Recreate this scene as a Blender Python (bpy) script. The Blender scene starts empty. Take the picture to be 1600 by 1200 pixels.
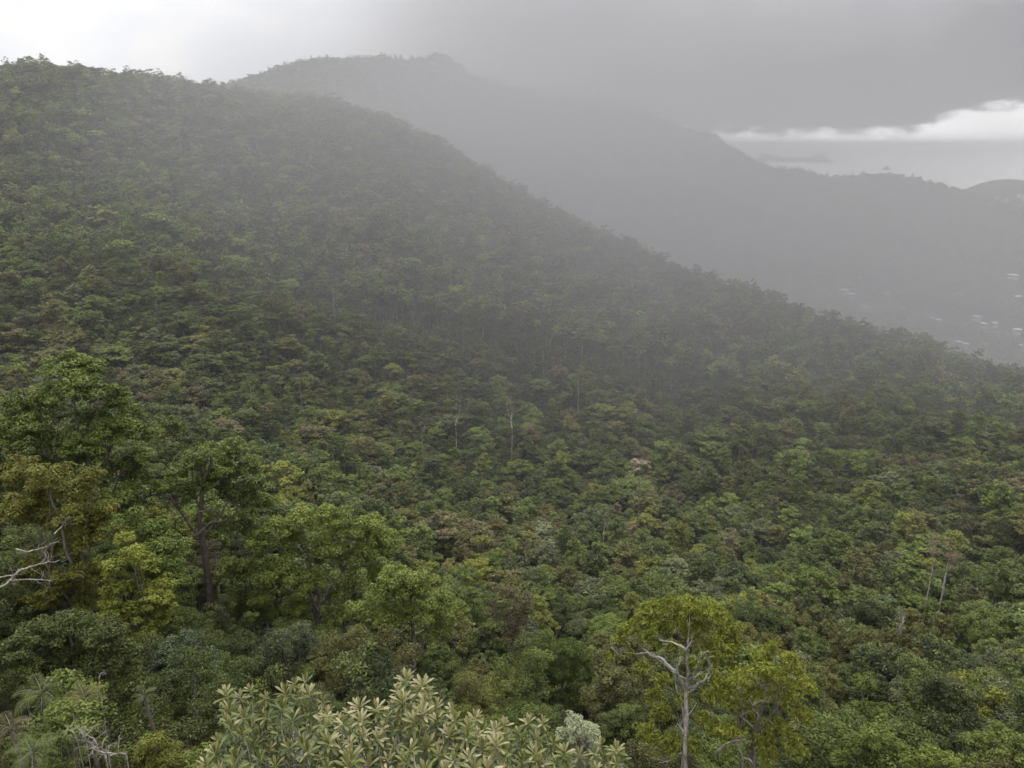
import bpy, math, random
import numpy as np
from mathutils import Vector

rad = math.radians
scene = bpy.context.scene
COL = scene.collection

# ------------------------------------------------------------------ camera
CAM_Z, PITCH, FPX = 420.0, rad(17.1), 1209.0          # metres above the sea, tilt, focal length in photo pixels
cd = bpy.data.cameras.new('camera')
cam = bpy.data.objects.new('camera', cd)
COL.objects.link(cam)
cam.location = (0, 0, CAM_Z)
cam.rotation_euler = (rad(90) - PITCH, 0, 0)
cd.sensor_width = 36.0
cd.lens = 36.0 * FPX / 1600.0
cd.clip_start, cd.clip_end = 0.5, 120000.0
scene.camera = cam

# ------------------------------------------------------------------ render
scene.render.engine = 'CYCLES'
cy = scene.cycles
cy.use_denoising = True
cy.max_bounces, cy.diffuse_bounces, cy.glossy_bounces = 5, 3, 2
cy.transmission_bounces, cy.transparent_max_bounces, cy.volume_bounces = 3, 4, 1
cy.sample_clamp_indirect = 8
scene.view_settings.view_transform = 'Standard'
scene.view_settings.look = 'None'
scene.view_settings.gamma = 1.0
scene.view_settings.use_curve_mapping = False
scene.view_settings.exposure = 0.5

SUN_EL, SUN_AZ = rad(66), rad(14)                       # sun high behind the cloud, out over the bay

# ------------------------------------------------------------------ node helpers
class NT:
    """Short-hand for building a node tree."""
    def __init__(s, tree):
        s.t = tree
        tree.nodes.clear()
    def n(s, typ, **kw):
        nd = s.t.nodes.new(typ)
        for k, v in kw.items():
            setattr(nd, k, v)
        return nd
    def link(s, a, b):
        s.t.links.new(a, b)
    def put(s, sock, v):
        if hasattr(v, 'links') or hasattr(v, 'is_linked'):
            s.link(v, sock)
        else:
            sock.default_value = v
    def m(s, op, a, b=0.0, c=None, clamp=False):
        nd = s.n('ShaderNodeMath', operation=op, use_clamp=clamp)
        s.put(nd.inputs[0], a)
        s.put(nd.inputs[1], b)
        if c is not None:
            s.put(nd.inputs[2], c)
        return nd.outputs[0]
    def ss(s, v, lo, hi, a=0.0, b=1.0):
        nd = s.n('ShaderNodeMapRange', interpolation_type='SMOOTHSTEP')
        s.put(nd.inputs[0], v)
        for i, q in enumerate((lo, hi, a, b)):
            s.put(nd.inputs[i + 1], q)
        return nd.outputs[0]
    def noise(s, vec, scale, detail=4.0, rough=0.55):
        nd = s.n('ShaderNodeTexNoise')
        s.link(vec, nd.inputs['Vector'])
        nd.inputs['Scale'].default_value = scale
        nd.inputs['Detail'].default_value = detail
        nd.inputs['Roughness'].default_value = rough
        return nd.outputs['Fac']
    def mixc(s, f, a, b, blend='MIX'):
        nd = s.n('ShaderNodeMix', data_type='RGBA', blend_type=blend)
        s.put(nd.inputs['Factor'], f)
        s.put(nd.inputs['A'], a)
        s.put(nd.inputs['B'], b)
        return nd.outputs['Result']

def ray(px, py):
    """Azimuth (0 = straight ahead, right positive) and tangent of elevation of a photo pixel."""
    px, py = np.asarray(px, float), np.asarray(py, float)
    dx = px - 800.0
    dy = FPX * math.cos(PITCH) + (600.0 - py) * math.sin(PITCH)
    dz = -FPX * math.sin(PITCH) + (600.0 - py) * math.cos(PITCH)
    return np.arctan2(dx, dy), dz / np.hypot(dx, dy)

def at(px, py, r):
    """World point seen at a photo pixel, at horizontal distance r."""
    a, t = ray(px, py)
    return np.array([r * math.sin(a), r * math.cos(a), CAM_Z + r * t])

def project(p):
    """World points (n,3) -> photo pixels and depth."""
    p = np.atleast_2d(p)
    y, z = p[:, 1], p[:, 2] - CAM_Z
    d = y * math.cos(PITCH) - z * math.sin(PITCH)
    v = y * math.sin(PITCH) + z * math.cos(PITCH)
    dd = np.where(d > 0.1, d, 0.1)
    return 800 + FPX * p[:, 0] / dd, 600 - FPX * v / dd, d

# ------------------------------------------------------------------ world: rain cloud over a thin clear layer
world = bpy.data.worlds.new('World')
scene.world = world
world.use_nodes = True
w = NT(world.node_tree)
out = w.n('ShaderNodeOutputWorld')
tc = w.n('ShaderNodeTexCoord')
sep = w.n('ShaderNodeSeparateXYZ')
w.link(tc.outputs['Generated'], sep.inputs[0])
X, Y, Z = sep.outputs
skyn = w.n('ShaderNodeTexSky', sky_type='NISHITA')
skyn.sun_disc = False
skyn.sun_elevation, skyn.sun_rotation = SUN_EL, SUN_AZ
skyn.altitude = 400
bgs = w.n('ShaderNodeBackground')
w.link(skyn.outputs[0], bgs.inputs[0])
bgs.inputs[1].default_value = 0.08
azd = w.m('MULTIPLY', w.m('ARCTAN2', X, Y), 180 / math.pi)
eld = w.m('MULTIPLY', w.m('ARCSINE', Z), 180 / math.pi)
vec = w.n('ShaderNodeCombineXYZ')
w.link(X, vec.inputs[0]); w.link(Y, vec.inputs[1]); w.link(w.m('MULTIPLY', Z, 2.2), vec.inputs[2])
big = w.noise(vec.outputs[0], 2.3, 4, 0.5)
mid = w.noise(vec.outputs[0], 7.0, 5, 0.55)
fine = w.noise(vec.outputs[0], 30.0, 6, 0.6)
# overall cloud deck, brighter towards the hidden sun
deck = w.m('ADD', 0.41, w.m('MULTIPLY', w.m('SUBTRACT', big, 0.5), 0.6))
deck = w.m('ADD', deck, w.m('MULTIPLY', w.m('SUBTRACT', mid, 0.5), 0.42))
deck = w.m('ADD', deck, w.ss(eld, 14.0, 62.0, 0.0, 1.5))
# pale thin cloud inland, on the far side from the rain bank
pale = w.m('MULTIPLY', w.ss(w.m('ADD', azd, w.m('MULTIPLY', mid, 9.0)), -9.0, 3.0, 1.0, 0.0), w.ss(eld, 9.5, 13.0, 1.0, 0.35))
deck = w.m('ADD', deck, w.m('MULTIPLY', pale, 0.52))
# the rain bank: ragged lower edge just above the sea
edge = w.m('ADD', 0.80, w.m('MULTIPLY', w.m('SUBTRACT', fine, 0.5), 2.2))
edge = w.m('ADD', edge, w.m('MULTIPLY', w.m('SUBTRACT', mid, 0.5), 1.5))
edge = w.m('ADD', edge, w.ss(azd, 25.5, 29.0, 0.0, 1.5))
rel = w.m('SUBTRACT', eld, edge)
bank = w.m('MULTIPLY', w.ss(rel, -0.4, 0.6), w.ss(rel, 3.0, 11.0, 1.0, 0.0))
bank = w.m('MULTIPLY', bank, w.ss(azd, -9.0, 8.0))
lum = w.m('MULTIPLY', deck, w.m('SUBTRACT', 1.0, w.m('MULTIPLY', bank, 0.78)))
gap = w.m('MULTIPLY', w.ss(rel, -0.5, 0.4, 1.0, 0.0), w.ss(azd, -6.0, 8.0))
gap = w.m('MULTIPLY', gap, w.ss(w.m('ADD', w.m('MULTIPLY', eld, 3.0), azd), 24.0, 37.0, 1.0, 0.36))
lum = w.m('ADD', lum, w.m('MULTIPLY', gap, 3.4))
tone = w.mixc(w.ss(mid, 0.35, 0.65), (0.97, 0.985, 1.03, 1), (1.03, 1.0, 0.955, 1))
colr = w.mixc(1.0, tone, (1, 1, 1, 1), 'MULTIPLY')
bgc = w.n('ShaderNodeBackground')
w.link(colr, bgc.inputs[0]); w.link(lum, bgc.inputs[1])
mx = w.n('ShaderNodeMixShader')
mx.inputs[0].default_value = 0.93
w.link(bgs.outputs[0], mx.inputs[1]); w.link(bgc.outputs[0], mx.inputs[2])
w.link(mx.outputs[0], out.inputs['Surface'])

# ------------------------------------------------------------------ sun through the overcast
sl = bpy.data.lights.new('sun', 'SUN')
sl.energy, sl.angle, sl.color = 1.5, rad(11), (1.0, 0.96, 0.88)
sun = bpy.data.objects.new('sun', sl)
COL.objects.link(sun)
sd = Vector((math.sin(SUN_AZ) * math.cos(SUN_EL), math.cos(SUN_AZ) * math.cos(SUN_EL), math.sin(SUN_EL)))
sun.rotation_euler = sd.to_track_quat('Z', 'Y').to_euler()

# ------------------------------------------------------------------ materials
def material(name):
    m = bpy.data.materials.new(name)
    m.use_nodes = True
    return m, NT(m.node_tree)

def leaf_material(name, sheen=0.12, thin=0.16, contrast=1.15, young_mix=0.45):
    """Leaf tissue: the tree's own hue (tint) varied leaf by leaf (leaf_hue), a little light through the blade, a wet sheen."""
    m, g = material(name)
    o = g.n('ShaderNodeOutputMaterial')
    ti = g.n('ShaderNodeAttribute', attribute_type='INSTANCER', attribute_name='tint')
    lv = g.n('ShaderNodeAttribute', attribute_type='GEOMETRY', attribute_name='leaf_hue')
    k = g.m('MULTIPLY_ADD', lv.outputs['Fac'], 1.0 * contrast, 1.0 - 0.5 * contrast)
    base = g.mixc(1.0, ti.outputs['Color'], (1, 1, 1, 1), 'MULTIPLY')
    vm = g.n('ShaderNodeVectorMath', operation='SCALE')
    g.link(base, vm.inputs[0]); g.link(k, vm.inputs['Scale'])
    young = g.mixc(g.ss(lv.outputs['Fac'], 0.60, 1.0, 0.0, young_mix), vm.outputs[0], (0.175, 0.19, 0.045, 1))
    p = g.n('ShaderNodeBsdfPrincipled')
    g.link(young, p.inputs['Base Color'])
    p.inputs['Roughness'].default_value = 0.46
    p.inputs['Specular IOR Level'].default_value = sheen
    t = g.n('ShaderNodeBsdfTranslucent')
    tv = g.mixc(1.0, young, (1.5, 1.6, 0.7, 1), 'MULTIPLY')
    g.link(tv, t.inputs['Color'])
    mxs = g.n('ShaderNodeMixShader')
    mxs.inputs[0].default_value = thin
    g.link(p.outputs[0], mxs.inputs[1]); g.link(t.outputs[0], mxs.inputs[2])
    g.link(mxs.outputs[0], o.inputs['Surface'])
    return m

def bark_material(name, a, b, scale=3.0):
    m, g = material(name)
    o = g.n('ShaderNodeOutputMaterial')
    t = g.n('ShaderNodeTexCoord')
    mp = g.n('ShaderNodeMapping')
    g.link(t.outputs['Object'], mp.inputs[0])
    mp.inputs['Scale'].default_value = (1, 1, 0.45)
    nz = g.noise(mp.outputs[0], scale, 6, 0.65)
    c = g.mixc(g.ss(nz, 0.38, 0.62), a, b)
    p = g.n('ShaderNodeBsdfPrincipled')
    g.link(c, p.inputs['Base Color'])
    p.inputs['Roughness'].default_value = 0.85
    bp = g.n('ShaderNodeBump')
    bp.inputs['Strength'].default_value = 0.4
    g.link(nz, bp.inputs['Height']); g.link(bp.outputs[0], p.inputs['Normal'])
    g.link(p.outputs[0], o.inputs['Surface'])
    return m

def plain_material(name, col, rough=0.7, col2=None, scale=1.0):
    m, g = material(name)
    o = g.n('ShaderNodeOutputMaterial')
    p = g.n('ShaderNodeBsdfPrincipled')
    t = g.n('ShaderNodeTexCoord')
    nz = g.noise(t.outputs['Object'], scale, 5, 0.6)
    c2 = col2 or tuple(q * 0.75 for q in col[:3]) + (1,)
    g.link(g.mixc(g.ss(nz, 0.3, 0.7), col, c2), p.inputs['Base Color'])
    p.inputs['Roughness'].default_value = rough
    g.link(p.outputs[0], o.inputs['Surface'])
    return m

M_LEAF = leaf_material('leaf')
M_GLOSS = leaf_material('leaf_wet', sheen=0.24, thin=0.22, contrast=1.3, young_mix=0.7)
M_BARK = bark_material('bark_grey_brown', (0.10, 0.085, 0.07, 1), (0.20, 0.18, 0.155, 1))
M_DARKBARK = bark_material('bark_dark', (0.05, 0.04, 0.033, 1), (0.11, 0.09, 0.075, 1))
M_PALEBARK = bark_material('bark_pale', (0.46, 0.43, 0.39, 1), (0.20, 0.175, 0.15, 1), 3.0)
M_DEAD = bark_material('dead_wood', (0.32, 0.29, 0.265, 1), (0.15, 0.13, 0.115, 1), 3.5)
M_FLOWER = plain_material('cream_blossom', (0.52, 0.46, 0.38, 1), 0.8, (0.42, 0.37, 0.29, 1), 2.0)
M_SOIL = plain_material('forest_floor', (0.022, 0.026, 0.014, 1), 0.95, (0.04, 0.036, 0.022, 1), 0.08)

# ------------------------------------------------------------------ object helpers
def mesh(name, V, F, mats, mi=None, hue=None, smooth=False):
    me = bpy.data.meshes.new(name)
    V, F = np.asarray(V, np.float32), np.asarray(F, np.int32)
    k = F.shape[1]
    me.vertices.add(len(V))
    me.vertices.foreach_set('co', V.ravel())
    me.loops.add(F.size)
    me.loops.foreach_set('vertex_index', F.ravel())
    me.polygons.add(len(F))
    me.polygons.foreach_set('loop_start', np.arange(0, F.size, k, dtype=np.int32))
    for m in mats:
        me.materials.append(m)
    if mi is not None:
        me.polygons.foreach_set('material_index', np.asarray(mi, np.int32))
    if hue is not None:
        a = me.attributes.new('leaf_hue', 'FLOAT', 'FACE')
        a.data.foreach_set('value', np.asarray(hue, np.float32))
    if smooth:
        me.polygons.foreach_set('use_smooth', np.ones(len(F), bool))
    me.update(calc_edges=True)
    return me

def obj(name, me, parent=None, loc=None):
    o = bpy.data.objects.new(name, me)
    COL.objects.link(o)
    if parent is not None:
        o.parent = parent
    if loc is not None:
        o.location = loc
    return o

def thing(name, label, cat, loc, group=None):
    o = bpy.data.objects.new(name, None)
    o.empty_display_size = 0.5
    COL.objects.link(o)
    o.location = loc
    o['label'], o['category'] = label, cat
    if group:
        o['group'] = group
    return o

def structure(o, label=None):
    o['kind'] = 'structure'
    if label:
        o['label'] = label
    return o

class Geo:
    """Collects quads from several pieces into one mesh."""
    def __init__(s):
        s.V, s.F, s.n, s.mi, s.hue = [], [], 0, [], []
    def add(s, V, F, mi=0, hue=None):
        if len(F) == 0:
            return
        s.V.append(np.asarray(V, float)); s.F.append(np.asarray(F) + s.n); s.n += len(V)
        s.mi.append(np.full(len(F), mi)); s.hue.append(np.full(len(F), 0.5) if hue is None else hue)
    def mesh(s, name, mats, smooth=False, hue=False):
        return mesh(name, np.concatenate(s.V), np.concatenate(s.F), mats, np.concatenate(s.mi), np.concatenate(s.hue) if hue else None, smooth)

def tube(P, R, sides=6):
    """Tapered tube along the points P with the radii R (quads, open ends closed to a point by the taper)."""
    P, R = np.asarray(P, float), np.asarray(R, float)
    T = np.gradient(P, axis=0)
    T /= np.linalg.norm(T, axis=1, keepdims=True) + 1e-9
    ref = np.array([0.31, 0.95, 0.05]) if abs(T[0, 1]) < 0.8 else np.array([0.95, 0.1, 0.3])
    A = np.cross(T, ref); A /= np.linalg.norm(A, axis=1, keepdims=True) + 1e-9
    B = np.cross(T, A)
    an = np.arange(sides) * 2 * math.pi / sides
    V = P[:, None] + R[:, None, None] * (np.cos(an)[None, :, None] * A[:, None] + np.sin(an)[None, :, None] * B[:, None])
    k = len(P)
    i, j = np.meshgrid(np.arange(k - 1), np.arange(sides), indexing='ij')
    jn = (j + 1) % sides
    F = np.stack([i * sides + j, i * sides + jn, (i + 1) * sides + jn, (i + 1) * sides + j], -1).reshape(-1, 4)
    return V.reshape(-1, 3), F

def bent(a, b, rng, n=5, wob=0.1, rise=0.15):
    """Crooked path from a to b that first leaves a outward and then rises."""
    a, b = np.asarray(a, float), np.asarray(b, float)
    t = np.linspace(0, 1, n)[:, None]
    L = np.linalg.norm(b - a)
    P = a + (b - a) * t
    P[:, 2] -= rise * L * np.sin(t[:, 0] * math.pi) * 0.6
    P[1:-1] += rng.normal(0, wob * L / n, (n - 2, 3))
    return P

# ------------------------------------------------------------------ foliage
def clumps(c, R3, n, rng, low=-0.45, fill=0.25):
    """n lumps spread over the upper shell of an ellipsoid; returns centres."""
    i = np.arange(n) + 0.5
    z = 1 - (1 - low) * i / n
    ph = i * 2.39996 + rng.uniform(0, 6.28)
    z = np.clip(z + rng.normal(0, 0.12, n), -1, 1)
    s = np.sqrt(1 - z * z)
    d = np.stack([s * np.cos(ph), s * np.sin(ph), z], 1) + rng.normal(0, 0.13, (n, 3))
    k = np.where(rng.random(n) < fill, rng.uniform(0.35, 0.7, n), rng.uniform(0.78, 1.05, n))
    return np.asarray(c) + d * k[:, None] * np.asarray(R3)

def unit(v):
    return v / (np.linalg.norm(v, axis=-1, keepdims=True) + 1e-9)

def leaves(C, R, per, size, rng, aspect=0.5, droop=0.2, flat=0.75, spread=0.5, low=-0.15, hue0=None):
    """per[i] leaf blades over the lump of centre C[i] and radius R[i]: quads, each a pointed blade."""
    idx = np.repeat(np.arange(len(C)), per)
    n = len(idx)
    z = rng.uniform(low, 1, n)
    ph = rng.uniform(0, 2 * math.pi, n)
    s = np.sqrt(np.clip(1 - z * z, 0, 1))
    w_ = np.stack([s * np.cos(ph), s * np.sin(ph), z], 1)
    k = R[idx] * np.where(rng.random(n) < 0.3, rng.uniform(0.45, 0.9, n), rng.uniform(0.85, 1.12, n))
    P = C[idx] + w_ * k[:, None] * np.array([1, 1, flat])
    N = unit(w_ * 0.6 + np.array([0, 0, 0.4]) + rng.normal(0, spread, (n, 3)))
    D = unit(w_ * 0.6 + rng.normal(0, 0.6, (n, 3)) + np.array([0, 0, -droop]))
    D = unit(D - N * np.sum(D * N, 1, keepdims=True) * (1 - min(droop, 0.8)))
    S = unit(np.cross(D, N))
    L = size * rng.uniform(0.65, 1.3, n)[:, None]
    W = L * aspect * 0.5
    up = np.cross(S, D) * (L * 0.06)
    b, tip = P - D * L * 0.5, P + D * L * 0.5
    m = P - D * L * 0.05
    V = np.stack([b, m + S * W + up, tip, m - S * W + up], 1).reshape(-1, 3)
    F = np.arange(n * 4).reshape(n, 4)
    if hue0 is None:
        hue0 = rng.uniform(0.2, 0.8, len(C))
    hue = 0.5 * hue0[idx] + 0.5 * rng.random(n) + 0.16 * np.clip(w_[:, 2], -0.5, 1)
    return V, F, np.clip(hue, 0, 1.1)

def limbs(C, base, fork, r0, rng, groups=5, sides=7, twig=True, wob=0.12):
    """Trunk from base to fork, main limbs to groups of lumps, twigs to each lump. Returns Geo of trunk, list of Geo limbs."""
    base, fork = np.asarray(base, float), np.asarray(fork, float)
    trunk = Geo()
    P = bent(base, fork, rng, 7, wob * 0.5, 0.0)
    r1 = r0 * 0.55
    R = np.linspace(r0, r1, 7); R[0] *= 1.5
    trunk.add(*tube(P, R, sides + 2))
    top = C[np.argmax(C[:, 2] - 0.3 * np.hypot(C[:, 0] - fork[0], C[:, 1] - fork[1]))]
    P2 = bent(fork, top, rng, 6, wob, -0.05)
    trunk.add(*tube(P2, np.linspace(r1, r1 * 0.15, 6), sides))
    an = np.arctan2(C[:, 1] - fork[1], C[:, 0] - fork[0]) + rng.uniform(0, 6.28)
    g = np.floor((an % (2 * math.pi)) / (2 * math.pi) * groups).astype(int)
    out = []
    for q in range(groups):
        mem = C[g == q]
        if len(mem) == 0:
            continue
        G = Geo()
        cen = mem.mean(0)
        st = P[-1] + (P[-2] - P[-1]) * rng.uniform(0, 1.3) if q % 2 == 0 else P2[1] * 0.6 + P2[0] * 0.4
        en = st + (cen - st) * 0.85
        L = bent(st, en, rng, 6, wob, 0.12)
        rl = r1 * rng.uniform(0.5, 0.75)
        G.add(*tube(L, np.linspace(rl, rl * 0.35, 6), sides))
        if twig:
            for c in mem:
                k = int(np.argmin(np.linalg.norm(L - c, axis=1) + np.linspace(0.5, 0, 6)))
                k = max(1, min(k, 4))
                G.add(*tube(bent(L[k], c, rng, 4, wob, 0.05), np.linspace(rl * 0.4, rl * 0.1, 4), 4))
        out.append(G)
    return trunk, out

def crown_of(blobs, rng, leaf, per_area, sub=9, aspect=0.5, droop=0.2, spread=0.36, subr=0.35, low=-0.4, flat=0.72, fill=0.25):
    """Lumpy crown: blobs (x,y,z,rx,rz) each broken into sub lumps covered in leaves. Returns V,F,hue and lump centres."""
    Cs, Rs, H = [], [], []
    for (x, y, z, rx, rz) in blobs:
        n = max(3, int(round(sub * rng.uniform(0.8, 1.25))))
        c = clumps((x, y, z), (rx * 0.72, rx * 0.72, rz * 0.72), n, rng, low, fill)
        Cs.append(c)
        Rs.append(rx * subr * rng.uniform(0.75, 1.25, n))
        H.append(np.clip(rng.normal(0.5, 0.16) + rng.normal(0, 0.16, n), 0.05, 0.95))
    C, R, H = np.concatenate(Cs), np.concatenate(Rs), np.concatenate(H)
    area = 2 * math.pi * R * R
    per = np.maximum(3, (area * per_area / (leaf * leaf * aspect * 0.55)).astype(int))
    V, F, h = leaves(C, R, per, leaf, rng, aspect, droop, flat, spread, -0.2, H)
    return V, F, h, C

def crown_blobs(form, rng):
    """Blob layout of one free-standing crown, base of trunk at the origin. Returns blobs, height of fork."""
    if form == 'dome':
        R, D, Hh = rng.uniform(3.7, 4.6), rng.uniform(8.5, 10.5), 14.5; n = 12
    elif form == 'tall':
        R, D, Hh = rng.uniform(2.9, 3.5), rng.uniform(11.5, 13.5), 17.0; n = 12
    elif form == 'flat':
        R, D, Hh = rng.uniform(4.4, 5.2), 6.5, 14.5; n = 14
    elif form == 'open':
        R, D, Hh = rng.uniform(3.6, 4.3), 10.0, 16.0; n = 12
    else:
        R, D, Hh = rng.uniform(3.0, 3.6), 7.0, 10.0; n = 8
    cz = Hh - D / 2
    br = R * {'dome': 0.42, 'tall': 0.5, 'flat': 0.34, 'open': 0.34}.get(form, 0.46)
    c = clumps((0, 0, cz), (R - br * 0.7, R - br * 0.7, D / 2 - br * 0.5), n, rng, -0.8 if form != 'flat' else -0.35, 0.2)
    rr = br * rng.uniform(0.75, 1.3, n)
    zz = rr * {'flat': 0.6, 'tall': 1.05}.get(form, 0.85)
    blobs = [(c[i, 0], c[i, 1], c[i, 2], rr[i], zz[i]) for i in range(n)]
    return blobs, cz - D * 0.35

# ------------------------------------------------------------------ terrain: canopy surface lofted over azimuth, from measured sight lines
def vnoise_table(seed):
    return np.random.default_rng(seed).random((128, 128))
_T = [vnoise_table(s) for s in range(6)]
def vnoise(x, y, k=0):
    t = _T[k]
    xi, yi = np.floor(x).astype(int), np.floor(y).astype(int)
    fx, fy = x - xi, y - yi
    fx, fy = fx * fx * (3 - 2 * fx), fy * fy * (3 - 2 * fy)
    a, b = t[xi % 128, yi % 128], t[(xi + 1) % 128, yi % 128]
    c, d = t[xi % 128, (yi + 1) % 128], t[(xi + 1) % 128, (yi + 1) % 128]
    return (a * (1 - fx) + b * fx) * (1 - fy) + (c * (1 - fx) + d * fx) * fy - 0.5
def fbm(x, y, s):
    return vnoise(x / s, y / s, 0) + 0.5 * vnoise(x / s * 2.1, y / s * 2.1, 1) + 0.25 * vnoise(x / s * 4.3, y / s * 4.3, 2)

crest_pts = [(-400, 112, 950), (-200, 100, 950), (0, 106, 940), (60, 102, 940), (100, 99, 935), (150, 112, 930), (190, 121, 925), (240, 119, 920), (300, 127, 915), (350, 131, 910), (420, 146, 905), (480, 153, 895), (520, 162, 885), (560, 168, 875), (600, 180, 860), (650, 203, 835), (700, 228, 810), (800, 290, 765), (900, 343, 725), (1000, 385, 690), (1100, 424, 660), (1200, 455, 632), (1300, 490, 620), (1400, 525, 628), (1500, 559, 640), (1600, 586, 655), (1800, 630, 690), (2000, 665, 720)]
cx_ = [p[0] for p in crest_pts]; cyy = [p[1] for p in crest_pts]; cr_ = [p[2] for p in crest_pts]
def crest_y(x): return float(np.interp(x, cx_, cyy))
def crest_r(x): return float(np.interp(x, cx_, cr_))
XS = [-400, -200, 0, 200, 400, 600, 800, 1000, 1200, 1400, 1600, 1800, 2000]
def lev(y, rs):  # rs at x = 0, 200, 400, 600, 800, 1200, 1600
    return [(x, y, float(np.interp(x, [0, 200, 400, 600, 800, 1200, 1600], rs))) for x in XS]
far_pts = [(-400, 170, 2800), (0, 160, 2800), (300, 140, 2700), (380, 128, 2650), (430, 112, 2600), (490, 96, 2600), (540, 97, 2600), (580, 91, 2580), (640, 95, 2560), (690, 90, 2520), (710, 98, 2510), (735, 121, 2500), (790, 133, 2480), (850, 143, 2480), (900, 150, 2500), (950, 163, 2520), (1000, 174, 2550), (1050, 196, 2600), (1085, 208, 2630), (1115, 213, 2650), (1130, 228, 2670), (1155, 240, 2690), (1180, 258, 2700), (1225, 268, 2750), (1255, 269, 2780), (1290, 282, 2800), (1330, 279, 2820), (1360, 273, 2840), (1385, 274, 2850), (1430, 283, 2870), (1490, 297, 2900), (1540, 314, 2930), (1600, 330, 2960), (1800, 352, 3000), (2000, 362, 3000)]
AZ = np.radians(np.arange(-180, 180, 0.25))
levels = []
def level(pts, smooth):
    x = np.array([p[0] for p in pts], float)
    a, t = ray(x, [p[1] for p in pts])
    r = np.array([p[2] for p in pts], float)
    o = np.argsort(a)
    lr, tt = np.interp(AZ, a[o], np.log(r[o])), np.interp(AZ, a[o], t[o])
    if smooth:
        k = np.exp(-0.5 * (np.arange(-40, 41) * 0.25 / smooth) ** 2); k /= k.sum()
        lr = np.convolve(np.pad(lr, 40, 'edge'), k, 'valid'); tt = np.convolve(np.pad(tt, 40, 'edge'), k, 'valid')
    levels.append([lr, tt])
    return levels[-1]
def flat_level(r, z):
    levels.append([np.full(len(AZ), math.log(r)), np.full(len(AZ), (z - CAM_Z) / r)])
flat_level(1.0, CAM_Z - 22)
flat_level(9.0, CAM_Z - 24)
level(lev(1200, [25, 26, 28, 40, 52, 62, 76]), 2.5)
level(lev(1000, [43, 47, 62, 92, 128, 144, 160]), 2.5)
level(lev(850, [64, 76, 112, 165, 215, 232, 250]), 2.5)
level(lev(715, [95, 140, 225, 285, 325, 340, 352]), 2.0)
level([(x, y, r) for x, y, r in zip(XS, [625, 620, 615, 610, 602, 600, 600, 605, 615, 640, 665, 700, 720], [240, 245, 262, 295, 335, 375, 402, 420, 428, 436, 452, 470, 490])], 2.0)
level([(x, crest_y(x) + (600 - crest_y(x)) * f, crest_r(x) * g + h) for x, f, g, h in zip(XS, [.75, .75, .75, .76, .76, .77, .70, .62, .60, .55, .5, .5, .5], [.40] * 4 + [.45, .5, .60, .70, .80, .86, .89, .89, .89], [0] * 13)], 1.5)
level([(x, crest_y(x) + (600 - crest_y(x)) * f, crest_r(x) * g) for x, f, g in zip(XS, [.3, .3, .3, .31, .32, .34, .30, .26, .25, .25, .22, .2, .2], [.70] * 6 + [.78, .86, .90, .93, .94, .94, .94])], 1.2)
cl = level(crest_pts, 0.5)
levels.append([cl[0] + math.log(1.17), cl[1] - 0.085])
vis = np.interp(AZ, *[v for v in [ray([1100, 1250], [430, 470])[0], [0, 1]]])
lowv = level([(x, crest_y(x) + 62, 1300) for x in XS if x <= 1000] + [(1200, 462, 1300), (1320, 474, 1300), (1450, 505, 1300), (1600, 540, 1280), (1800, 575, 1250), (2000, 600, 1250)], 1.0)
lmid = level([(-400, 215, 1900), (0, 210, 1900), (400, 215, 1900), (600, 225, 1900), (800, 252, 1900), (1000, 305, 1900), (1200, 336, 1880), (1330, 338, 1860), (1400, 353, 1850), (1450, 364, 1850), (1500, 376, 1850), (1600, 390, 1850), (1800, 405, 1850), (2000, 415, 1850)], 0.6)
lfar_t = None
dip_at = len(levels)
levels.append(None)
lfar = level(far_pts, 0.18)
f_dip = np.interp(AZ, ray([1150, 1350], [330, 340])[0], [0.0, 1.0])
between = lmid[1] + (lfar[1] - lmid[1]) * 0.42
levels[dip_at] = [np.full(len(AZ), math.log(2260.0)), between * (1 - f_dip) + (lmid[1] - 0.006) * f_dip]
levels.append([lfar[0] + math.log(1.16), lfar[1] - 0.05])
flat_level(4300.0, 14.0)
coast = np.interp(AZ, ray([1440, 1500], [300, 300])[0], [0.0, 1.0])
levels.append([np.full(len(AZ), math.log(6000.0)), ((-40 * (1 - coast) + 9 * coast) - CAM_Z) / 6000.0])
flat_level(7600.0, -60.0)
LR = np.stack([l[0] for l in levels]); LT = np.stack([l[1] for l in levels])
order = np.argsort(LR, axis=0)
LR, LT = np.take_along_axis(LR, order, 0), np.take_along_axis(LT, order, 0)
NR = 420
RL = np.linspace(math.log(1.0), math.log(7600.0), NR)
def pchip_all():
    h = np.diff(LR, axis=0) + 1e-6
    d = np.diff(LT, axis=0) / h
    m = np.zeros_like(LT)
    w1, w2 = 2 * h[1:] + h[:-1], h[1:] + 2 * h[:-1]
    ok = d[:-1] * d[1:] > 0
    with np.errstate(divide='ignore', invalid='ignore'):
        hm = (w1 + w2) / (w1 / d[:-1] + w2 / d[1:])
    m[1:-1] = np.where(ok, hm, 0)
    m[0], m[-1] = d[0], d[-1]
    out = np.zeros((len(AZ), NR))
    for i in range(len(AZ)):
        k = np.clip(np.searchsorted(LR[:, i], RL) - 1, 0, LR.shape[0] - 2)
        t = (RL - LR[k, i]) / h[k, i]
        a, b = LT[k, i], LT[k + 1, i]
        ma, mb = m[k, i] * h[k, i], m[k + 1, i] * h[k, i]
        t2, t3 = t * t, t * t * t
        out[i] = (2 * t3 - 3 * t2 + 1) * a + (t3 - 2 * t2 + t) * ma + (-2 * t3 + 3 * t2) * b + (t3 - t2) * mb
    return out
TAN = pchip_all()
ZC = CAM_Z + TAN * np.exp(RL)[None]
_ax, _rr = AZ[:, None], np.exp(RL)[None]
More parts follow.
